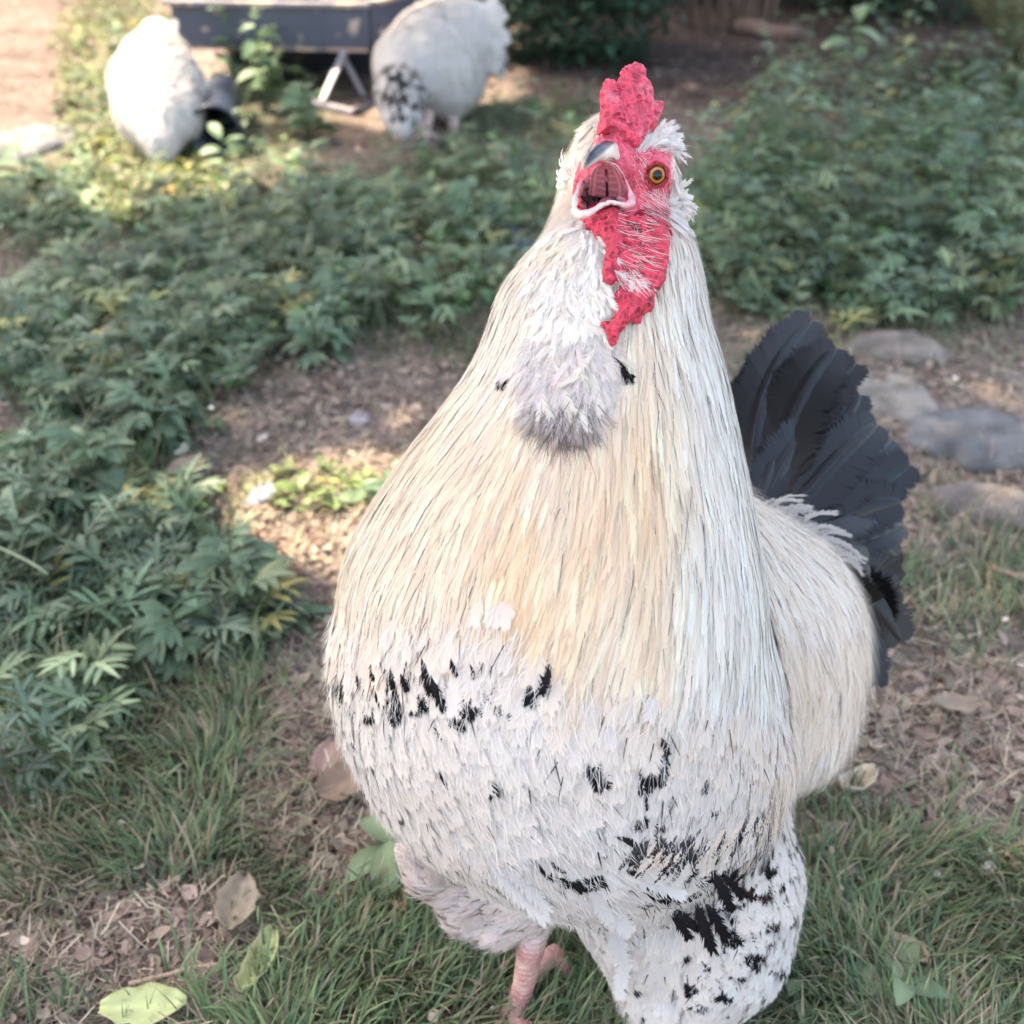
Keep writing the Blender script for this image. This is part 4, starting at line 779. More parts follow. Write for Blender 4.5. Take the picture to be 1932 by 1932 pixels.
po = keep(mesh_obj("palate", pv_, F, M_MOUTH, np.clip(pc, 0, .9).reshape(-1, 3))); sm = po.modifiers.new("t", 'SOLIDIFY'); sm.thickness = .001; sm.offset = -1
TG = Field(P(*Z1(880, 1500), .625) - .02, P(*Z1(880, 1500), .625) + .02, .0006); TG.chain(*ch(zrow([(930, 1520, .640, 60), (880, 1530, .630, 48), (830, 1550, .620, 30), (790, 1575, .614, 14)])), k=.003); q1, q2 = TG.mesh(); keep(mesh_obj("tongue", q1, fix_out(q1, q2), M_MOUTH, np.broadcast_to(lin((150, 78, 92)), q1.shape)))
# eye
def eye_at(u, v, d, r, gaze, name="eye"):
    c = P(u, v, d); g = nrm(np.array(gaze, float)); A_, B_ = 48, 40; th = np.linspace(0, np.pi, B_); ph = np.linspace(0, 2 * np.pi, A_, endpoint=False); a = nrm(np.cross(g, [0.1, .2, 1])); b = np.cross(g, a)
    V = c + r * (np.cos(th)[:, None, None] * g + np.sin(th)[:, None, None] * (np.cos(ph)[None, :, None] * a + np.sin(ph)[None, :, None] * b)); ang = np.degrees(th)[:, None] + 0 * ph[None]
    col = np.where((ang < 25)[..., None], np.array([.004, .003, .003]), lin((218, 138, 74)) * .85 * (1.0 - .35 * fbm(np.stack([ph[None] * 3 + 0 * ang, ang / 8, ang * 0], -1), 2))[..., None]); rim = sstep(38, 44, ang)[..., None]; col = col * (1 - rim) + lin((120, 50, 40)) * rim
    inner = (ang < 29)[..., None] & (ang >= 25)[..., None]; col = np.where(inner, col * .75, col)
    i = (np.arange(B_ - 1)[:, None] * A_ + np.arange(A_)[None]).ravel(); j = (np.arange(B_ - 1)[:, None] * A_ + (np.arange(A_)[None] + 1) % A_).ravel()
    return c, g, a, b, keep(mesh_obj(name, V.reshape(-1, 3), np.stack([i, i + A_, j + A_, j], -1), M_EYE, np.clip(col, 0, .9).reshape(-1, 3)))
eu, ev = Z1(1362, 1262); h, _ = head.ray(eu, ev); ed = UV(h)[2] + .0035
gz = nrm(CAM - P(eu, ev, ed)) + RIGHT * .10 - UP * .02; c, g, a, b, eo = eye_at(eu, ev, ed, 22 * S(ed), gz)
th = np.linspace(0, 2 * np.pi, 41); R_ = 18.5 * S(ed)
for k, (rr_, tk, off) in enumerate([(1.02, .10, .55), (1.22, .12, .34)]):
    ring = c + g * R_ * (.95 - .0 + (off - .55)) + (np.cos(th)[:, None] * a * 1.02 + np.sin(th)[:, None] * b * 1.12) * R_ * rr_ * .94
    ring = ring + nrm(ring - c) * R_ * (.05 * np.sin(th * 5 + k * 2) + .04 * np.sin(th * 9))[:, None] + g * R_ * .06 * np.sin(th * 6 + k)[:, None]; keep(tube(ring, R_ * tk, lin((206, 50, 74)) * .8 if k else lin((120, 40, 44)), "eyelid", M_SKIN, A=10))
# far eye, hidden side of the head
eye_at(1120, 300, .690, 20 * S(.68), (-.8, .3, .3))
# bristles and tufts on the head
def tuft(polyz, n, ang, L, w, c0, c1, zf=Z1, srf=(head, body), stray=.3, out=.35, K=5, spread=0.0, curl=0.0, prof=prof_hair):
    poly = [zf(x, y) for x, y in polyz]; us = [q[0] for q in poly]; vs = [q[1] for q in poly]; P0, N0 = [], []
    tries = 0
    while len(P0) < n and tries < n * 12:
        tries += 1; u, v = rng.uniform(min(us), max(us)), rng.uniform(min(vs), max(vs))
        if not inpoly(np.array(u), np.array(v), poly): continue
        best = None
        for s_ in srf:
            h, hn = s_.ray(u, v)
            if h is not None and (best is None or UV(h)[2] < UV(best[0])[2]): best = (h, hn)
        if best: P0.append(best[0]); N0.append(best[1])
    P0, N0 = np.array(P0), np.array(N0); N = len(P0); uu_, vv_, _ = UV(P0); cu, cv_ = np.mean(us), np.mean(vs)
    a = np.array([ang(x, y) for x, y in zip(uu_, vv_)]) if callable(ang) else np.full(N, float(ang)); a = a + rng.normal(0, stray * 57, N) * .5 + spread * (uu_ - cu)
    d = imgdir(a); d = d - (d * N0).sum(-1, keepdims=True) * N0 * .9; d = nrm(nrm(d) + N0 * out * rng.uniform(.4, 1.3, (N, 1))); LL = rng.uniform(L[0], L[1], N) * .00032
    s_ = np.linspace(0, 1, K); sd = np.cross(d, N0); cu_ = rng.normal(curl, .3, N)
    pth = P0[:, None] + d[:, None] * (LL[:, None] * s_[None])[..., None] + sd[:, None] * ((LL * cu_ * .3)[:, None] * s_[None] ** 2)[..., None] - N0[:, None] * ((LL * out * .6)[:, None] * s_[None] ** 2)[..., None] + N0[:, None] * .0003
    nr = np.broadcast_to(N0[:, None], pth.shape); cA = jitter(c0, N, .08, .02); cB = jitter(c1, N, .08, .02); return pth, nr, rng.uniform(w[0], w[1], N), cA, cB
tf = []
def T(*a, **k): p_, n_, w_, x_, y_ = tuft(*a, **k); tf.append(ribbons(p_, n_, w_, prof_hair, x_, y_, three=False))
def TB(*a, nb=14, wf=.3, **k): p_, n_, w_, x_, y_ = tuft(*a, **k); tf.append(barbed(p_, n_, np.linalg.norm(p_[:, -1] - p_[:, 0], axis=-1) * wf, prof_vane, x_, y_, nb=nb, sweep=.4, lift=.15, jit=.9, thick=2.6))
# white brow feathers over the eye
TB([(1220, 960), (1320, 870), (1390, 810), (1480, 830), (1520, 920), (1530, 1040), (1400, 980), (1280, 1000), (1150, 1060)], 170, lambda u, v: -25 + (u - 1240) * 1.3, (20, 46), (.1, .2), PALE, PALE, out=.14, wf=.3)
T([(1220, 970), (1320, 870), (1390, 810), (1480, 830), (1530, 1040), (1300, 1040), (1150, 1080)], 320, lambda u, v: -20 + (u - 1240) * 1.3, (20, 55), (.0003, .0007), PALE, PALE, out=.3)
# cream nape behind the comb, left of it
# bristles round the eye and over the cheek
T([(1120, 1060), (1280, 1080), (1290, 1300), (1240, 1420), (1160, 1380)], 46, 60, (8, 22), (.00025, .00045), PALE, PALE, out=.4)
T([(1180, 1400), (1380, 1420), (1460, 1560), (1440, 1760), (1300, 1760), (1200, 1600)], 95, 50, (16, 44), (.00025, .0005), PALE, PALE, out=.35, curl=-.8)
T([(1290, 1330), (1440, 1380), (1500, 1300), (1480, 1140), (1540, 1200), (1560, 1420), (1480, 1500), (1350, 1450)], 60, 70, (10, 26), (.00025, .0005), PALE, WHITE, out=.3)
TB([(1450, 1440), (1540, 1360), (1610, 1450), (1590, 1660), (1500, 1770), (1440, 1640)], 130, lambda u, v: 15 + (v - 380) * .6, (20, 46), (.1, .2), PALE, PALE, out=.28, wf=.28)
TB([(1510, 1100), (1560, 1100), (1570, 1420), (1520, 1380)], 70, 88, (20, 40), (.1, .2), CREAM2, PALE, out=.2, wf=.35)
TB([(690, 980), (750, 800), (825, 640), (850, 700), (810, 900), (800, 960), (740, 1010)], 70, 112, (28, 50), (.1, .2), CREAM2, CREAM2, out=.2, wf=.4)
T([(650, 1000), (750, 800), (825, 620), (860, 700), (800, 960), (740, 1030)], 260, 112, (18, 44), (.0003, .0006), CREAM2, PALE, out=.3)
TB([(330, 1900), (560, 1640), (700, 1700), (800, 1900), (700, 2000), (300, 2000)], 260, 118, (40, 80), (.1, .2), PALE, CREAM2, out=.3, wf=.3)
T([(330, 1900), (560, 1640), (700, 1700), (800, 1900), (700, 2000), (300, 2000)], 700, 115, (30, 80), (.0003, .0006), PALE, PALE, out=.4)
T([(960, 470), (1080, 470), (1180, 560), (1060, 610), (990, 560)], 150, 45, (20, 50), (.00025, .0005), PALE, PALE, zf=Z2, srf=(head, body, watt), out=.35, stray=.6)
# whiskers left of the face
TB([(480, 1150), (640, 1180), (620, 1330), (560, 1460), (520, 1560), (440, 1400)], 60, lambda u, v: 215 + (v - 340) * -.2, (26, 50), (.1, .2), PALE, PALE, out=.8, wf=.22)
# beard bristles between the folds and throat fluff
T([(980, 100), (1200, 120), (1240, 300), (1180, 470), (1000, 470), (960, 250)], 100, lambda u, v: 28 + (v - 450) * .25, (20, 52), (.00025, .0005), PALE, PALE, zf=Z2, srf=(head, body, watt), out=.3, curl=-.5)
TB([(970, 470), (1080, 480), (1130, 540), (1040, 570)], 3, 40, (14, 26), (.1, .2), PALE, PALE, zf=Z2, srf=(head, body, watt), out=.4, wf=.5)
V, F, C = join(tf); keep(tag(mesh_obj("face_feathers", V, F, M_FEATHER, C), "short white bristles around eye and ear", kind="stuff"))
tf = []
thr = [(600, 330), (700, 190), (790, 175), (870, 260), (900, 420), (890, 560), (900, 680), (880, 800), (850, 900), (700, 900), (580, 880), (550, 650), (500, 480)]
TB(thr, 900, lambda u, v: 100 - (u - 1080) * .03, (35, 75), (.1, .2), lin((246, 238, 230)), lin((248, 242, 236)), zf=Z2, out=.5, wf=.22, stray=.8, nb=16)
T(thr, 5200, lambda u, v: 100 - (u - 1080) * .08, (25, 65), (.0003, .0006), PALE, PALE, zf=Z2, out=.6, stray=1.0)
TB([(460, 850), (580, 780), (860, 800), (930, 1000), (900, 1180), (700, 1280), (500, 1230), (430, 1050)], 560, lambda u, v: 95 - (u - 1060) * .06, (50, 90), (.1, .2), lin((244, 238, 232)), lin((234, 226, 220)), zf=Z2, out=.45, wf=.22, stray=.8, nb=18)
TB([(440, 1130), (560, 1200), (880, 1180), (840, 1340), (650, 1420), (500, 1330)], 200, lambda u, v: 95 - (u - 1060) * .04, (45, 85), (.1, .2), lin((226, 217, 211)), lin((190, 178, 170)), zf=Z2, out=.4, wf=.22, stray=.8, nb=18)
T([(420, 900), (560, 800), (900, 800), (930, 1100), (850, 1380), (650, 1440), (450, 1250)], 5000, lambda u, v: 95 - (u - 1060) * .08, (30, 85), (.0003, .0006), PALE, lin((214, 206, 208)), zf=Z2, out=.6, stray=.9)
T([(450, 1100), (560, 1250), (860, 1150), (780, 1440), (600, 1500)], 460, 95, (40, 120), (.0003, .0006), lin((150, 136, 130)), lin((104, 86, 78)), zf=Z2, out=.5, stray=.6)
TB([(930, 980), (1000, 1040), (1010, 1070), (960, 1060)], 8, 60, (45, 70), (.1, .2), BLK * 2, BLK, zf=Z2, out=.5, wf=.25)
TB([(310, 1090), (350, 1080), (340, 1150)], 6, 120, (35, 50), (.1, .2), BLK * 3, BRN * .4, zf=Z2, out=.5, wf=.25)
V, F, C = join(tf); keep(tag(mesh_obj("throat_fluff", V, F, M_FEATHER, C), "fluffy white throat feathers with grey tips", kind="stuff"))
# cream nape tuft seen left of the comb
rows = []
for k in range(0):
    t = rng.random(); u0, v0 = 1128 - 10 * t + rng.normal(0, 4), 225 + 50 * t; rows.append((u0 + 6, v0 - 10, .672, u0 - 8, v0 + 10, .672, u0 - 20 - 8 * t, v0 + 36, .672, rng.uniform(10, 16), CREAM2, CREAM2))
if rows: free_feathers(rows, "nape_feathers", "cream nape feathers behind the comb", nb=14, sweep=.3)
# ---- shanks and toes
LG = Field((-.12, .38, -.03), (.26, .72, .16), .0014)
LG.chain(*ch([(1015, 1700, .812, 40), (1003, 1780, .822, 28), (988, 1860, .843, 22), (968, 1925, .858, 23)]), k=.006)
f0 = P(968, 1930, .858); f0[2] = .012
for dx, dy in ((-.035, -.06), (.0, -.075), (.04, -.055)): e = f0 + np.array([dx, dy, -.006]); m_ = (f0 + e) / 2 + [0, 0, .004]; LG.chain([f0, m_, e], [.0085, .007, .004], k=.003)
hb = gl(1085, 1870, .006); LG.chain([f0 + [0, .012, .004], P(1045, 1800, .865), hb], [.007, .008, .005], k=.004)
f1 = P(1235, 1925, .862); f1[2] = .012; LG.chain([P(1270, 1840, .85), f1], [.016, .012], k=.004)
for dx, dy in ((-.045, -.05), (-.005, -.07), (.035, -.055), (.0, .04)): e = f1 + np.array([dx, dy, -.006]); LG.chain([f1, (f1 + e) / 2 + [0, 0, .004], e], [.009, .007, .004], k=.003)
lv, lq2 = LG.mesh(lambda p: np.abs(np.sin(p[:, 2] * 620 + 3 * fbm(p * 80, 2))) * .0011); lq2 = fix_out(lv, lq2); k = fbm(lv * 120, 2)[:, None]; wh = sstep(.075, .12, lv[:, 2])[:, None]
keep(mesh_obj("shanks_and_toes", lv, lq2, M_SHANK, (lin((196, 128, 128)) * k + lin((214, 184, 168)) * (1 - k)) * .8 * (1 - wh) + WHITE * wh * .95))
# loose long feathers on thigh and belly
rows = []
for (u0, v0, u1, v1, w) in [(900, 1580, 1028, 1738, 42), (870, 1560, 985, 1700, 46), (940, 1600, 1035, 1720, 34), (850, 1550, 940, 1660, 50), (1150, 1640, 1280, 1665, 46), (1130, 1690, 1190, 1760, 50), (1160, 1740, 1180, 1830, 46), (1185, 1800, 1170, 1885, 34), (1120, 1650, 1150, 1740, 44), (1240, 1860, 1215, 1930, 50), (1230, 1500, 1225, 1590, 40), (1175, 1640, 1290, 1690, 40)]:
    h, _ = body.ray(u0, v0); d0 = UV(h)[2] - .006 if h is not None else .76; h, _ = body.ray(u1, v1); d1 = min(UV(h)[2] - .006, d0 + .03) if h is not None else d0 + .01
    rows.append((u0, v0, d0, (u0 + u1) / 2 - 5, (v0 + v1) / 2, (d0 + d1) / 2, u1, v1, d1, w, WHITE, PALE))
rows2 = []
for (u0, v0, u1, v1, w) in [(1195, 1662, 1268, 1692, 26), (1205, 1678, 1262, 1704, 20), (1340, 1635, 1378, 1712, 34), (1352, 1640, 1400, 1690, 24), (1250, 1712, 1300, 1772, 30), (1262, 1705, 1318, 1755, 26), (1306, 1690, 1345, 1795, 32), (1325, 1695, 1372, 1770, 32), (1340, 1740, 1362, 1800, 28), (1318, 1800, 1348, 1838, 16), (1010, 1625, 1048, 1660, 20), (1035, 1622, 1068, 1645, 16), (1440, 1650, 1455, 1710, 26), (1420, 1710, 1440, 1760, 22), (1228, 1470, 1222, 1536, 8), (1150, 1575, 1215, 1600, 18), (1225, 1565, 1270, 1620, 24), (1085, 1648, 1120, 1672, 12), (795, 1240, 812, 1310, 26), (812, 1270, 838, 1340, 24), (735, 1262, 742, 1300, 20), (756, 1268, 768, 1304, 16), (700, 1262, 710, 1288, 12), (708, 1300, 716, 1335, 10), (675, 1270, 680, 1300, 9), (850, 1240, 862, 1275, 14), (1245, 1388, 1262, 1424, 18), (885, 1250, 893, 1282, 9), (1040, 1260, 1022, 1310, 22), (825, 1450, 845, 1488, 10)]:
    h, _ = body.ray(u0, v0); h2, _ = body.ray(u1, v1)
    if h is None: continue
    d0 = UV(h)[2] - .005; d1 = min(UV(h2)[2] - .006, d0 + .02) if h2 is not None else d0 + .006; b_c = BLK
    rows2.append((u0, v0, d0, (u0 + u1) / 2 + rng.normal(0, 4), (v0 + v1) / 2, (d0 + d1) / 2 - .002, u1, v1, d1, w * .9, b_c * 2, b_c))
free_feathers(rows2, "black_spots", "single black feathers scattered over breast and thigh", nb=26, sweep=.3, jit=.8)
free_feathers(rows, "thigh_feathers", "long loose white feathers between the legs", nb=34, sweep=.18)

# =================================================================== HENS
def hen(name, label, groups, flows, n, spots=None, legs=(), tailf=(), beak=None, box=None, base=(0, 0), cw=WHITE):
    t = empty(name, label, "hen", "white hens pecking behind the rooster", loc=tuple(G(*base)))
    def kp(o): o.parent = t; o.matrix_parent_inverse = Matrix.Translation(-Vector(t.location)); return o
    F_ = Field(box[0], box[1], .006)
    for rows in groups: F_.chain(*ch(rows), k=.04)
    v_, q_ = F_.mesh(); v_ = relax(v_, q_, 2); v_ = v_ + nrm(v_ - v_.mean(0)) * ((fbm(v_ * 14, 3) - .5) * .012)[:, None]; q_ = fix_out(v_, q_); s_ = Surf(v_, q_); kp(mesh_obj("body", v_, q_, M_FEATHER, np.broadcast_to(cw * .9, v_.shape)))
    fp = np.array([P(f[0], f[1], f[2]) for f in flows]); fd = imgdir(np.array([float(f[3]) for f in flows]))
    def fl(p, n_=None): w = 1 / (np.linalg.norm(p[:, None] - fp[None], axis=-1) ** 3 + 1e-6); w /= w.sum(1, keepdims=True); return nrm(w @ fd)
    p, nn = s_.rand(n); L = rng.uniform(.03, .05, n); pa, na = s_.trace(p, fl, L, 5, lift=rng.uniform(.003, .009, n), stray=.2); u, v, d = UV(p); c = jitter(cw, n, .04, .01); ct = jitter(PALE, n, .03, .01)
    if spots is not None:
        for (a, b, ru, rv, w) in spots: m = (np.hypot((u - a) / ru, (v - b) / rv) < 1) & (rng.random(n) < w); ct[m] = BLK * 2; c[m] = GREY * .6
    parts = [barbed(pa, na, L * rng.uniform(.35, .5, n), prof_vane, c, ct, nb=12, sweep=.25, lift=.08, jit=.6, thick=4)]
    m = int(n * .9); p, nn = s_.rand(m); L = rng.uniform(.015, .035, m); pa, na = s_.trace(p, fl, L, 4, lift0=.004, lift=rng.uniform(.004, .014, m), stray=.5); c = jitter(PALE, m, .03, .01); u, v, d = UV(p)
    if spots is not None:
        for (a, b, ru, rv, w) in spots: k_ = (np.hypot((u - a) / ru, (v - b) / rv) < 1) & (rng.random(m) < w * .7); c[k_] = BLK * 2
    parts.append(ribbons(pa, na, np.full(m, .0012), prof_hair, c, c, three=False)); V, F, C = join(parts); kp(tag(mesh_obj("plumage", V, F, M_FEATHER, C), kind="stuff"))
    if tailf: free_feathers([(*r, WHITE, PALE) for r in tailf], "tail_plumage", None, nb=26, sweep=.2, parentf=kp)
    for rows in legs:
        pts, rad = ch(rows); f = pts[-1].copy(); L_ = Field(np.minimum(np.min(pts, 0), f) - .08, np.max(pts, 0) + .06, .003); L_.chain(pts, rad, k=.006)
        for dx, dy in ((-.03, -.05), (.01, -.055), (.045, -.035), (0, .035)): L_.chain([f, f + np.array([dx, dy, -.006])], [.008, .004], k=.004)
        a_, b_2 = L_.mesh(); kp(mesh_obj("leg", a_, fix_out(a_, b_2), M_SHANK, np.broadcast_to(lin((224, 196, 190)), a_.shape)))
    if beak:
        B_ = Field(P(*beak[0][:3]) - .05, P(*beak[0][:3]) + .05, .0015); B_.chain(*ch(beak), k=.002); a_, b_2 = B_.mesh(); kp(mesh_obj("beak", a_, fix_out(a_, b_2), M_HORN, np.broadcast_to(lin((205, 150, 130)), a_.shape)))
    return t
hen("hen", "all-white hen seen head down in the sun left of the planter",
    [[(298, 132, 3.02, 62), (298, 162, 2.98, 76), (300, 198, 2.93, 67), (300, 235, 2.88, 46), (304, 268, 2.85, 22), (305, 288, 2.85, 15)], [(300, 75, 3.1, 32), (298, 120, 3.05, 58)], [(330, 215, 2.92, 45)], [(262, 222, 2.92, 36)]],
    [(298, 60, 3.1, -90), (298, 110, 3.0, 85), (230, 160, 2.95, 110), (370, 160, 2.95, 70), (300, 170, 2.9, 90), (300, 230, 2.85, 88), (250, 230, 2.88, 85), (345, 240, 2.88, 95), (305, 280, 2.84, 90)], 5200,
    legs=[[(270, 235, 3.0, 16), (268, 285, 2.98, 9)], [(330, 235, 3.0, 16), (332, 285, 2.98, 9)]], beak=[(305, 290, 2.845, 8), (306, 304, 2.84, 2)],
    tailf=[(285 + 8 * k, 70, 3.12, 282 + 9 * k, 55, 3.14, 280 + 10 * k, 42 - (k % 2) * 4, 3.15, 18) for k in range(6)], box=(P(298, 170, 3.0) - .33, P(298, 170, 3.0) + .33), base=(300, 290))
hen("hen", "white hen with black-streaked neck pecking beside the planter",
    [[(872, 58, 3.25, 54), (840, 92, 3.2, 80), (812, 118, 3.13, 86), (775, 130, 3.07, 60), (758, 175, 3.0, 42), (757, 215, 2.97, 28), (760, 243, 2.95, 16)], [(895, 55, 3.28, 34), (880, 100, 3.25, 44)], [(850, 145, 3.2, 58)], [(845, 170, 3.18, 46)]],
    [(900, 20, 3.2, -60), (930, 40, 3.2, -20), (850, 60, 3.1, -10), (800, 60, 3.05, 130), (850, 130, 3.1, 60), (900, 150, 3.15, 70), (740, 110, 3.0, 110), (730, 160, 2.95, 95), (790, 160, 2.95, 85), (765, 230, 2.92, 85)], 6200,
    spots=[(765, 165, 44, 54, .38), (735, 150, 30, 40, .3)], legs=[[(802, 205, 3.13, 20), (803, 250, 3.14, 9)], [(855, 205, 3.2, 22), (858, 245, 3.16, 9), (860, 262, 3.12, 9)]], beak=[(757, 252, 2.945, 8), (750, 264, 2.94, 2)],
    tailf=[(880 + 3 * k, 50 + 8 * k, 3.2, 915 + 3 * k, 28 + 10 * k, 3.22, 946 + (k % 3) * 7 - abs(k - 5) * 3, -6 + 15 * k, 3.25, 34) for k in range(11)] + [(860, 40 + 6 * k, 3.15, 895, 30 + 10 * k, 3.16, 925 + (k % 3) * 9, 12 + 17 * k, 3.19, 30) for k in range(8)], box=(P(840, 130, 3.13) - .36, P(840, 130, 3.13) + .36), base=(830, 260))

# =================================================================== PLANTER, BRACKET, BUCKET
def wpaint(name, base, wear, scale, amt):
    m = bpy.data.materials.new(name); m.use_nodes = True; n = m.node_tree.nodes; L = m.node_tree.links; b = n["Principled BSDF"]; b.inputs["Roughness"].default_value = .6
    tc = n.new("ShaderNodeTexCoord"); t = n.new("ShaderNodeTexNoise"); t.inputs["Scale"].default_value = scale; t.inputs["Detail"].default_value = 8; L.new(tc.outputs["Object"], t.inputs["Vector"])
    r = n.new("ShaderNodeValToRGB"); r.color_ramp.elements[0].position = amt; r.color_ramp.elements[0].color = (*base, 1); r.color_ramp.elements[1].position = amt + .03; r.color_ramp.elements[1].color = (*wear, 1); L.new(t.outputs[0], r.inputs[0])
    t2 = n.new("ShaderNodeTexNoise"); t2.inputs["Scale"].default_value = scale * .4; t2.inputs["Detail"].default_value = 6; L.new(tc.outputs["Object"], t2.inputs["Vector"]); mr = n.new("ShaderNodeMapRange"); mr.inputs[3].default_value = .6; mr.inputs[4].default_value = 1.4; L.new(t2.outputs[0], mr.inputs[0])
    vm = n.new("ShaderNodeVectorMath"); vm.operation = 'SCALE'; L.new(r.outputs[0], vm.inputs[0]); L.new(mr.outputs[0], vm.inputs["Scale"]); L.new(vm.outputs[0], b.inputs["Base Color"]); bp = n.new("ShaderNodeBump"); bp.inputs["Distance"].default_value = .004; bp.inputs["Strength"].default_value = .5; L.new(t.outputs[0], bp.inputs["Height"]); L.new(bp.outputs[0], b.inputs["Normal"]); return m
M_NAVY = wpaint("navy_paint", (.055, .065, .095), (.34, .27, .22), 16, .64); M_NAVY2 = wpaint("worn_edge", (.16, .15, .16), (.40, .30, .24), 12, .50); M_GREYMETAL = mat("grey_metal", lin((150, 146, 156)), rough=.5, noise=(20, .7, 1.2), metal=.0, spec=.5); M_TUB = mat("tub_plastic", (.014, .02, .04), rough=.4, noise=(8, .7, 1.3), spec=.5)
def beam(A, B, w, h, name, m, parent, up=(0, 0, 1)):
    A, B = np.array(A, float), np.array(B, float); t = nrm(B - A); s = nrm(np.cross(t, np.array(up, float))); q = np.cross(s, t); V = []; bv_ = min(w, h) * .12
    for E_, e_ in ((A, 0), (B, 1)):
        for x, y in ((-w / 2, -h / 2 + bv_), (-w / 2 + bv_, -h / 2), (w / 2 - bv_, -h / 2), (w / 2, -h / 2 + bv_), (w / 2, h / 2 - bv_), (w / 2 - bv_, h / 2), (-w / 2 + bv_, h / 2), (-w / 2, h / 2 - bv_)): V.append(E_ + s * x + q * y)
    me = bpy.data.meshes.new(name); f = [[k, (k + 1) % 8, 8 + (k + 1) % 8, 8 + k] for k in range(8)] + [list(range(7, -1, -1)), list(range(8, 16))]; me.from_pydata([tuple(x) for x in V], [], f); me.materials.append(m); o = bpy.data.objects.new(name, me); COL.objects.link(o)
    if parent: o.parent = parent; o.matrix_parent_inverse = Matrix.Translation(-Vector(parent.location))
    return o
pl = empty("raised_planter", "weathered dark blue raised planter box standing on grey metal legs", "planter", loc=tuple(G(560, 200)))
D0 = 3.35; a = P(330, 52, D0 + .05); b = P(692, 58, D0); c = P(815, 30, D0 + .32); zt, zb = .272, .158
for z in (a, b, c): z[2] = (zt + zb) / 2
far1 = a + (c - b) * 1.9; far1[2] = a[2]; b2 = b.copy(); hB = zt - zb
beam(a, b, .02, hB, "side_board", M_NAVY, pl); beam(b + nrm(c - b) * .012, c + (c - b) * .9, .02, hB, "side_board", M_NAVY, pl); beam(a + nrm(c - b) * .012, far1, .02, hB, "side_board", M_NAVY, pl)
up3 = np.array([0, 0, hB / 2 + .008])
beam(a + up3 + [-.02, -.008, 0], b + up3 + [.015, -.008, 0], .045, .014, "top_rail", M_NAVY2, pl); beam(b + up3 + [.012, .02, .001], c + (c - b) * .9 + up3 + [0.01, 0, .001], .045, .013, "top_rail", M_NAVY2, pl)
beam(a - [0, 0, hB / 2 + .006] + [0, .006, 0], b - [0, 0, hB / 2 + .006] + [0, .006, 0], .022, .012, "bottom_rail", M_NAVY2, pl)
beam(b - [0, .001, 0] + [0, -.014, 0.0] + np.array([0, 0, -hB * .48]), b + [0, -.015, 0] + np.array([0, 0, hB * .48]), .016, .010, "corner_strip", M_NAVY, pl, up=(0, 1, 0))
soil = (a + c + (c - b) * .9) / 2; dv = (c - b) * 1.9
me = bpy.data.meshes.new("tray_floor"); vs = [a - [0, 0, hB * .4], b - [0, 0, hB * .4], b + dv - [0, 0, hB * .4], a + dv - [0, 0, hB * .4]]; vs = [np.array(x) for x in vs]; vs += [x + [0, 0, .02] for x in vs]; me.from_pydata([tuple(x) for x in vs], [], [(3, 2, 1, 0), (4, 5, 6, 7), (0, 1, 5, 4), (1, 2, 6, 5), (2, 3, 7, 6), (3, 0, 4, 7)]); me.materials.append(M_BARK); o = bpy.data.objects.new("tray_floor", me); COL.objects.link(o); o.parent = pl; o.matrix_parent_inverse = Matrix.Translation(-Vector(pl.location))
at_ = me.color_attributes.new("Col", 'FLOAT_COLOR', 'POINT'); at_.data.foreach_set("color", [.05, .04, .035, 1] * 8)
beam(P(650, 98, 3.38), P(608, 190, 3.33), .022, .010, "leg", M_GREYMETAL, pl); beam(P(540, 182, 3.42), P(668, 212, 3.28), .022, .016, "cross_bar", M_GREYMETAL, pl)
beam(P(668, 212, 3.28), P(735, 186, 3.5), .03, .016, "cross_bar", M_TUB, pl); beam(P(345, 90, 3.5), P(350, 200, 3.5), .03, .03, "leg", M_TUB, pl, up=(0, 1, 0)); beam(P(735, 60, 3.62), P(735, 190, 3.55), .03, .03, "leg", M_TUB, pl, up=(0, 1, 0)); beam(P(642, 96, 3.5), P(690, 190, 3.5), .09, .012, "leg_plate", M_GREYMETAL, pl, up=(1, 0, 0))
bk1 = a + (c - b) * 1.2; bk2 = b + (c - b) * 1.2; dn = np.array([0, 0, -(zb + .02) / 1 + .05]); q1, q2 = bk1.copy(), bk2.copy(); q1[2] = q2[2] = zb / 2; beam(q1, q2, .02, zb + .03, "added_back_board", M_TUB, pl)  # dark boards added at back and ends to deepen the shade under the planter
q1, q2 = c.copy(), (c + (c - b) * .9).copy(); q1[2] = q2[2] = zb / 2; beam(q1, q2, .02, zb + .03, "added_end_board", M_TUB, pl)
q1, q2 = a + (c - b) * .6, a + (c - b) * 1.9; q1[2] = q2[2] = zb / 2; beam(q1, q2, .02, zb + .03, "added_end_board", M_TUB, pl)
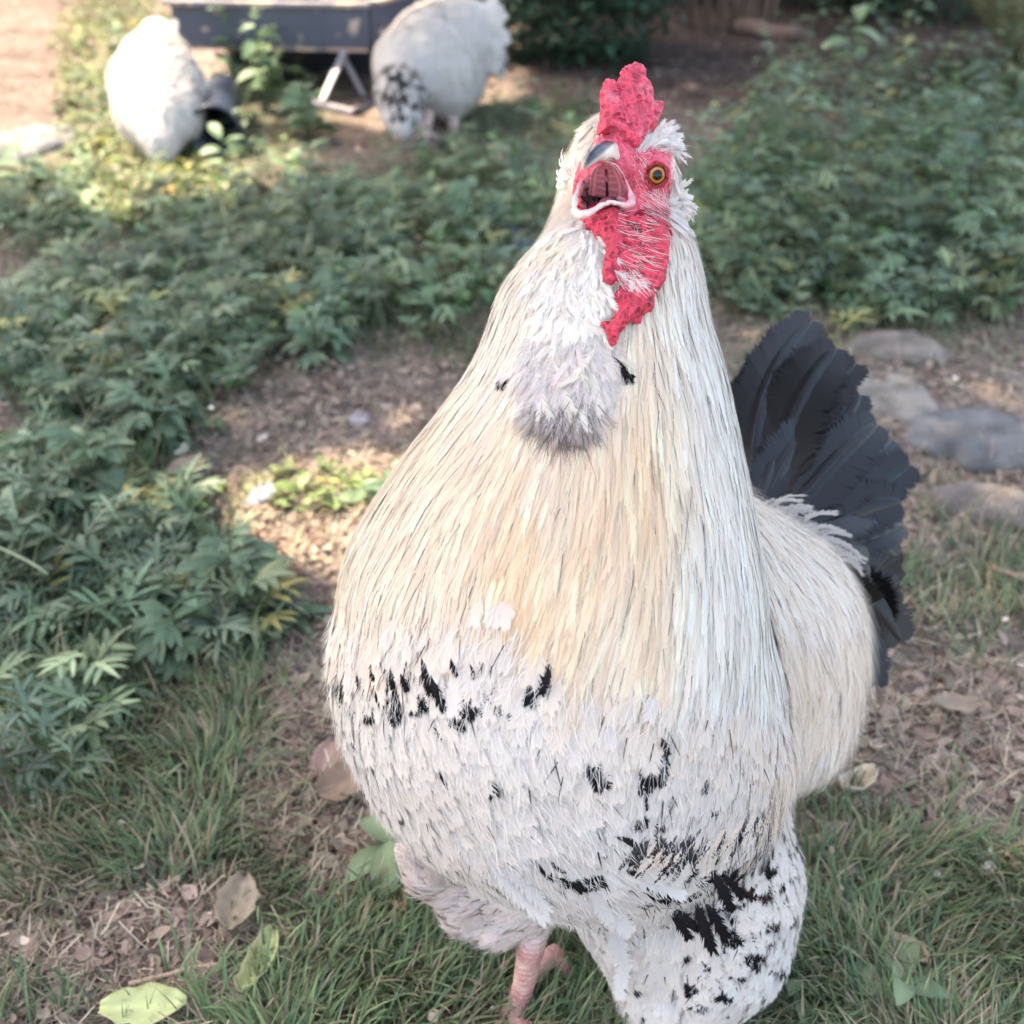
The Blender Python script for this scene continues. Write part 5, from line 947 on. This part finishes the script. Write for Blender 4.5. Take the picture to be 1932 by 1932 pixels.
# bucket lying on its side
bt = empty("bucket", "dark blue plastic bucket lying on its side behind the white hen", "bucket", loc=tuple(G(385, 320)))
c0b, c1b = P(412, 300, 2.95), P(425, 210, 3.25); c0b[2] = .06; c1b[2] = .075; ax = nrm(c1b - c0b); s1 = nrm(np.cross(ax, [0, 0, 1])); s2 = np.cross(s1, ax); Kb = 40; th = np.linspace(0, 2 * np.pi, Kb, endpoint=False)
rings = [(c0b, .066), (c0b, .060), (c1b - ax * .01, .050), (c1b - ax * .01, .0), (c1b, .0), (c1b, .055), (c0b + ax * .006, .064)]; V = np.array([q + (np.cos(th)[:, None] * s1 + np.sin(th)[:, None] * s2) * r for q, r in rings]).reshape(-1, 3)
i = (np.arange(len(rings) - 1)[:, None] * Kb + np.arange(Kb)[None]).ravel(); j = (np.arange(len(rings) - 1)[:, None] * Kb + (np.arange(Kb)[None] + 1) % Kb).ravel()
o = mesh_obj("shell", V, np.stack([i, j, j + Kb, i + Kb], -1), M_TUB, parent=bt); o.matrix_parent_inverse = Matrix.Translation(-Vector(bt.location))
th = np.linspace(0, 2 * np.pi, 41); o = tube(c0b + (np.cos(th)[:, None] * s1 + np.sin(th)[:, None] * s2) * .066, .005, (.03, .03, .04), "rim", M_TUB, parent=bt); o.matrix_parent_inverse = Matrix.Translation(-Vector(bt.location))

# =================================================================== BACK OF THE YARD
def leafy_mass(n, ctr, rad, L, w, cols, rngz=(0, 1)):
    q = nrm(rng.normal(0, 1, (n, 3))) * (rng.random((n, 1)) ** .4); lump = .75 + .5 * fbm(q * 2.2 + 3, 2)[:, None]; p = np.array(ctr) + q * np.array(rad) * lump; p = p[p[:, 2] > .0]; n = len(p)
    col = np.array(cols)[rng.integers(0, len(cols), n)] * (1 + rng.normal(0, .15, (n, 1))); return leaf_ribs(p, rng.uniform(0, 6.28, n), rng.uniform(.6, 1.2, n) * L, rng.uniform(-.6, .6, n), rng.uniform(.2, 1, n), rng.uniform(.7, 1.2, n) * w, np.clip(col, .01, .8), 0, K=4)
def bush(name, label, ctr, rad, n, L, w, cols, cat="bush", group="dark bushes at the back of the yard", trunks=5):
    t = empty(name, label, cat, group, loc=(ctr[0], ctr[1], 0)); V, F, C = join(leafy_mass(n, (0, 0, ctr[2]), rad, L, w, cols)); tag(mesh_obj("foliage", V, F, M_LEAF, C, parent=t), kind="stuff")
    for k in range(trunks):
        a = rng.uniform(0, 6.28); e = np.array([math.cos(a) * rad[0] * .6, math.sin(a) * rad[1] * .6, ctr[2] + rad[2] * .5]); tube([np.array([0, 0, -.03]) + e * [.1, .1, 0], e * [.4, .4, .45], e], [.014, .010, .005], (.12, .09, .07), "stem", M_BARK, parent=t)
    return t
DK = [(.04, .085, .05), (.05, .10, .06), (.035, .07, .045)]
q = G(1090, 130); bush("dark_bush", "dense dark green bush behind the rooster's comb", (q[0], q[1] + .25, .28), (.42, .38, .42), 3400, .06, .03, DK)
q = G(1150, 40); bush("dark_bush", "taller shaded bush behind the dense one, left of the bare stems", (q[0] - .1, q[1] + 1.0, .6), (.8, .6, .8), 3000, .08, .04, DK)
q = G(1880, 60); bush("dark_bush", "shaded bush above the mossy trunk at the far right", (q[0] + .4, q[1] + .9, .6), (.9, .6, .8), 2200, .08, .04, DK)
for (bu, bv_, dz, lab) in [(1640, 40, .35, "low shaded bush at the top of the yard between log and trunk"), (1790, 60, .4, "shaded bush beside the mossy trunk's foot"), (1480, 5, .5, "dark bush right behind the bare stems"), (1250, 20, .4, "dark bush touching the left side of the bare stems"), (950, 20, .45, "dark bush behind the right-hand hen's tail")]:
    q = G(bu, bv_); bush("dark_bush", lab, (q[0], q[1] + .4, dz * .8), (.5, .35, dz), 1500, .06, .03, DK)
for k, (uu_, vv_, lab) in enumerate([(520, -30, "hedge bush behind the planter"), (60, -70, "hedge bush far beyond the sunny bare soil"), (1500, -60, "low dark hedge bush beyond the bare stems")]):
    q = G(uu_, max(vv_, -30)); bush("hedge_bush", lab, (q[0], 7.2 + .3 * k, .9), (1.7, .7, 1.0), 2600, .10, .05, DK, group="hedge at the end of the yard", trunks=3)
# bare stems and the log
sb = empty("bare_stems", "clump of bare brown stems at the back edge of the yard", "shrub", loc=tuple(G(1375, 60)))
for k in range(13):
    u0 = 1306 + k * 12 + rng.normal(0, 4); b0 = gl(u0, 62 - abs(k - 6) * 1.2 + rng.normal(0, 2), 0); b1 = b0 + np.array([(k - 6) * .012 + rng.normal(0, .03), rng.normal(.05, .05), .75]); m_ = (b0 + b1) / 2 + rng.normal(0, .02, 3)
    o = tube([b0 - [0, 0, .02], m_, b1], [.011, .009, .006], (.24, .17, .14), "stem", M_BARK, parent=sb); o.matrix_parent_inverse = Matrix.Translation(-Vector(sb.location))
l0, l1 = gl(1390, 62, .03), gl(1515, 82, .03); tag(tube([l0 + (l1 - l0) * t + [0, 0, .006 * math.sin(9 * t)] for t in np.linspace(0, 1, 9)], np.array([.026, .03, .029, .031, .028, .03, .027, .028, .024]), (.20, .14, .125), "log", M_BARK, A=14), "brown fallen branch lying before the bare stems", "log")
t0 = gl(2110, 200, 0); tk = empty("mossy_trunk", "leaning mossy tree trunk in the upper right corner", "tree", loc=tuple(t0))
pts = [t0 - [0, 0, .05], t0 + [-.10, .35, .18], t0 + [-.32, .95, .48], t0 + [-.5, 1.5, 1.1], t0 + [-.5, 1.9, 2.2]]; o = tube(pts, [.20, .17, .15, .14, .12], (.075, .08, .045), "trunk", M_BARK, A=24); o.parent = tk; o.matrix_parent_inverse = Matrix.Translation(-Vector(tk.location))
mp = []; pts_ = np.array([np.array(x) for x in pts]); tt = rng.random(1600) * 4; ii = tt.astype(int); ff = (tt - ii)[:, None]; cc_ = pts_[ii] * (1 - ff) + pts_[ii + 1] * ff; rr_ = np.interp(tt, range(5), [.24, .19, .16, .15, .13])[:, None]; dr = nrm(rng.normal(0, 1, (1600, 3)) + np.array([-.3, -.6, .4])); mp = cc_ + dr * rr_ * .98
V, F, C = join(leaf_ribs(mp - t0, rng.uniform(0, 6.28, 1600), rng.uniform(.02, .045, 1600), rng.uniform(-.3, .8, 1600), rng.uniform(.2, 1, 1600), rng.uniform(.01, .02, 1600), jitter((.10, .12, .06), 1600, .3, .03), 0, K=4)); tag(mesh_obj("moss", V, F, M_LEAF, C, parent=tk), kind="stuff")
# dropped feather in the sunny patch
fe = gl(500, 940, .02); pa = []; 
rows = [(462, 955, DG(955) - .06, 485, 935, DG(940) - .07, 515, 920, DG(920) - .08, 34, WHITE, PALE)]
free_feathers(rows, "dropped_feather", None, nb=30, sweep=.2, parentf=lambda o: o)
o = bpy.data.objects["dropped_feather"]; del o["kind"]; tag(o, "fluffy white feather dropped at the edge of the sunny patch", "feather", kind="thing")

# =================================================================== ADDED SHADE TREE (unseen, out of the picture, towards the sun)
# crown of leaves; gaps are cut in it to let the sun reach the hens, the bare soil and the patch beside the rooster
LIT = [(300, 150, 150, 190), (60, 90, 240, 130), (260, 330, 190, 90), (625, 968, 185, 105), (740, 890, 90, 60), (560, 1850, 150, 110), (400, 1960, 160, 60), (830, 120, 150, 130), (560, 170, 150, 70), (520, 60, 260, 80), (150, 250, 180, 140), (480, 330, 120, 40), (-250, 200, 300, 200)]
tree = empty("added_shade_tree", "unseen leafy tree added to cast dappled shade, with gaps cut for the sun", "tree", loc=(-3.4, .9, 0))
N = 36000; zc = rng.uniform(3.4, 5.6, N); gxp = rng.uniform(-2.6, 3.4, N); gyp = rng.uniform(-.6, 7.5, N)
pc_ = np.stack([gxp, gyp, np.zeros(N)], -1) + SUN_DIR * (zc / SUN_DIR[2])[:, None]
def litmask(x, y, pad=0):
    u, v, d = UV(np.stack([x, y, x * 0 + .0], -1)); j = (fbm(np.stack([x * 5, y * 5, x * 0], -1), 2) - .5) * 60; r = np.zeros(x.shape, bool)
    for (a, b, ru, rv) in LIT: r |= (pad == 0 or b < 1500) & (np.hypot((u - a + j) / ru, (v - b + j * .6) / rv) < 1) & (d > .2)
    return r
k_ = ~(litmask(gxp, gyp) | litmask(gxp + .09, gyp, 1) | litmask(gxp - .09, gyp, 1) | litmask(gxp, gyp + .09, 1) | litmask(gxp, gyp - .09, 1)); pc_ = pc_[k_]; n = len(pc_); parts = leaf_ribs(pc_ - np.array([-3.4, .9, 0]), rng.uniform(0, 6.28, n), rng.uniform(.09, .14, n), rng.uniform(-.4, .4, n), rng.uniform(.1, .6, n), rng.uniform(.08, .11, n), jitter((.07, .13, .05), n, .15, .02), 0, K=4)
V, F, C = join(parts); tag(mesh_obj("crown", V, F, M_LEAF, C, parent=tree), kind="stuff")
tube([(0, 0, -.1), (.05, .05, 1.5), (.3, .3, 3.0), (1.2, .8, 4.6)], [.16, .13, .11, .05], (.14, .11, .09), "trunk", M_BARK, parent=tree, A=16)
for k in range(7):
    a = k * .9; tube([(.3, .3, 2.9), (.3 + math.cos(a), .6 + math.sin(a), 3.7), (.3 + 2.2 * math.cos(a), 1.0 + 2.4 * math.sin(a), 4.5)], [.06, .04, .015], (.14, .11, .09), "limb", M_BARK, parent=tree, A=8)
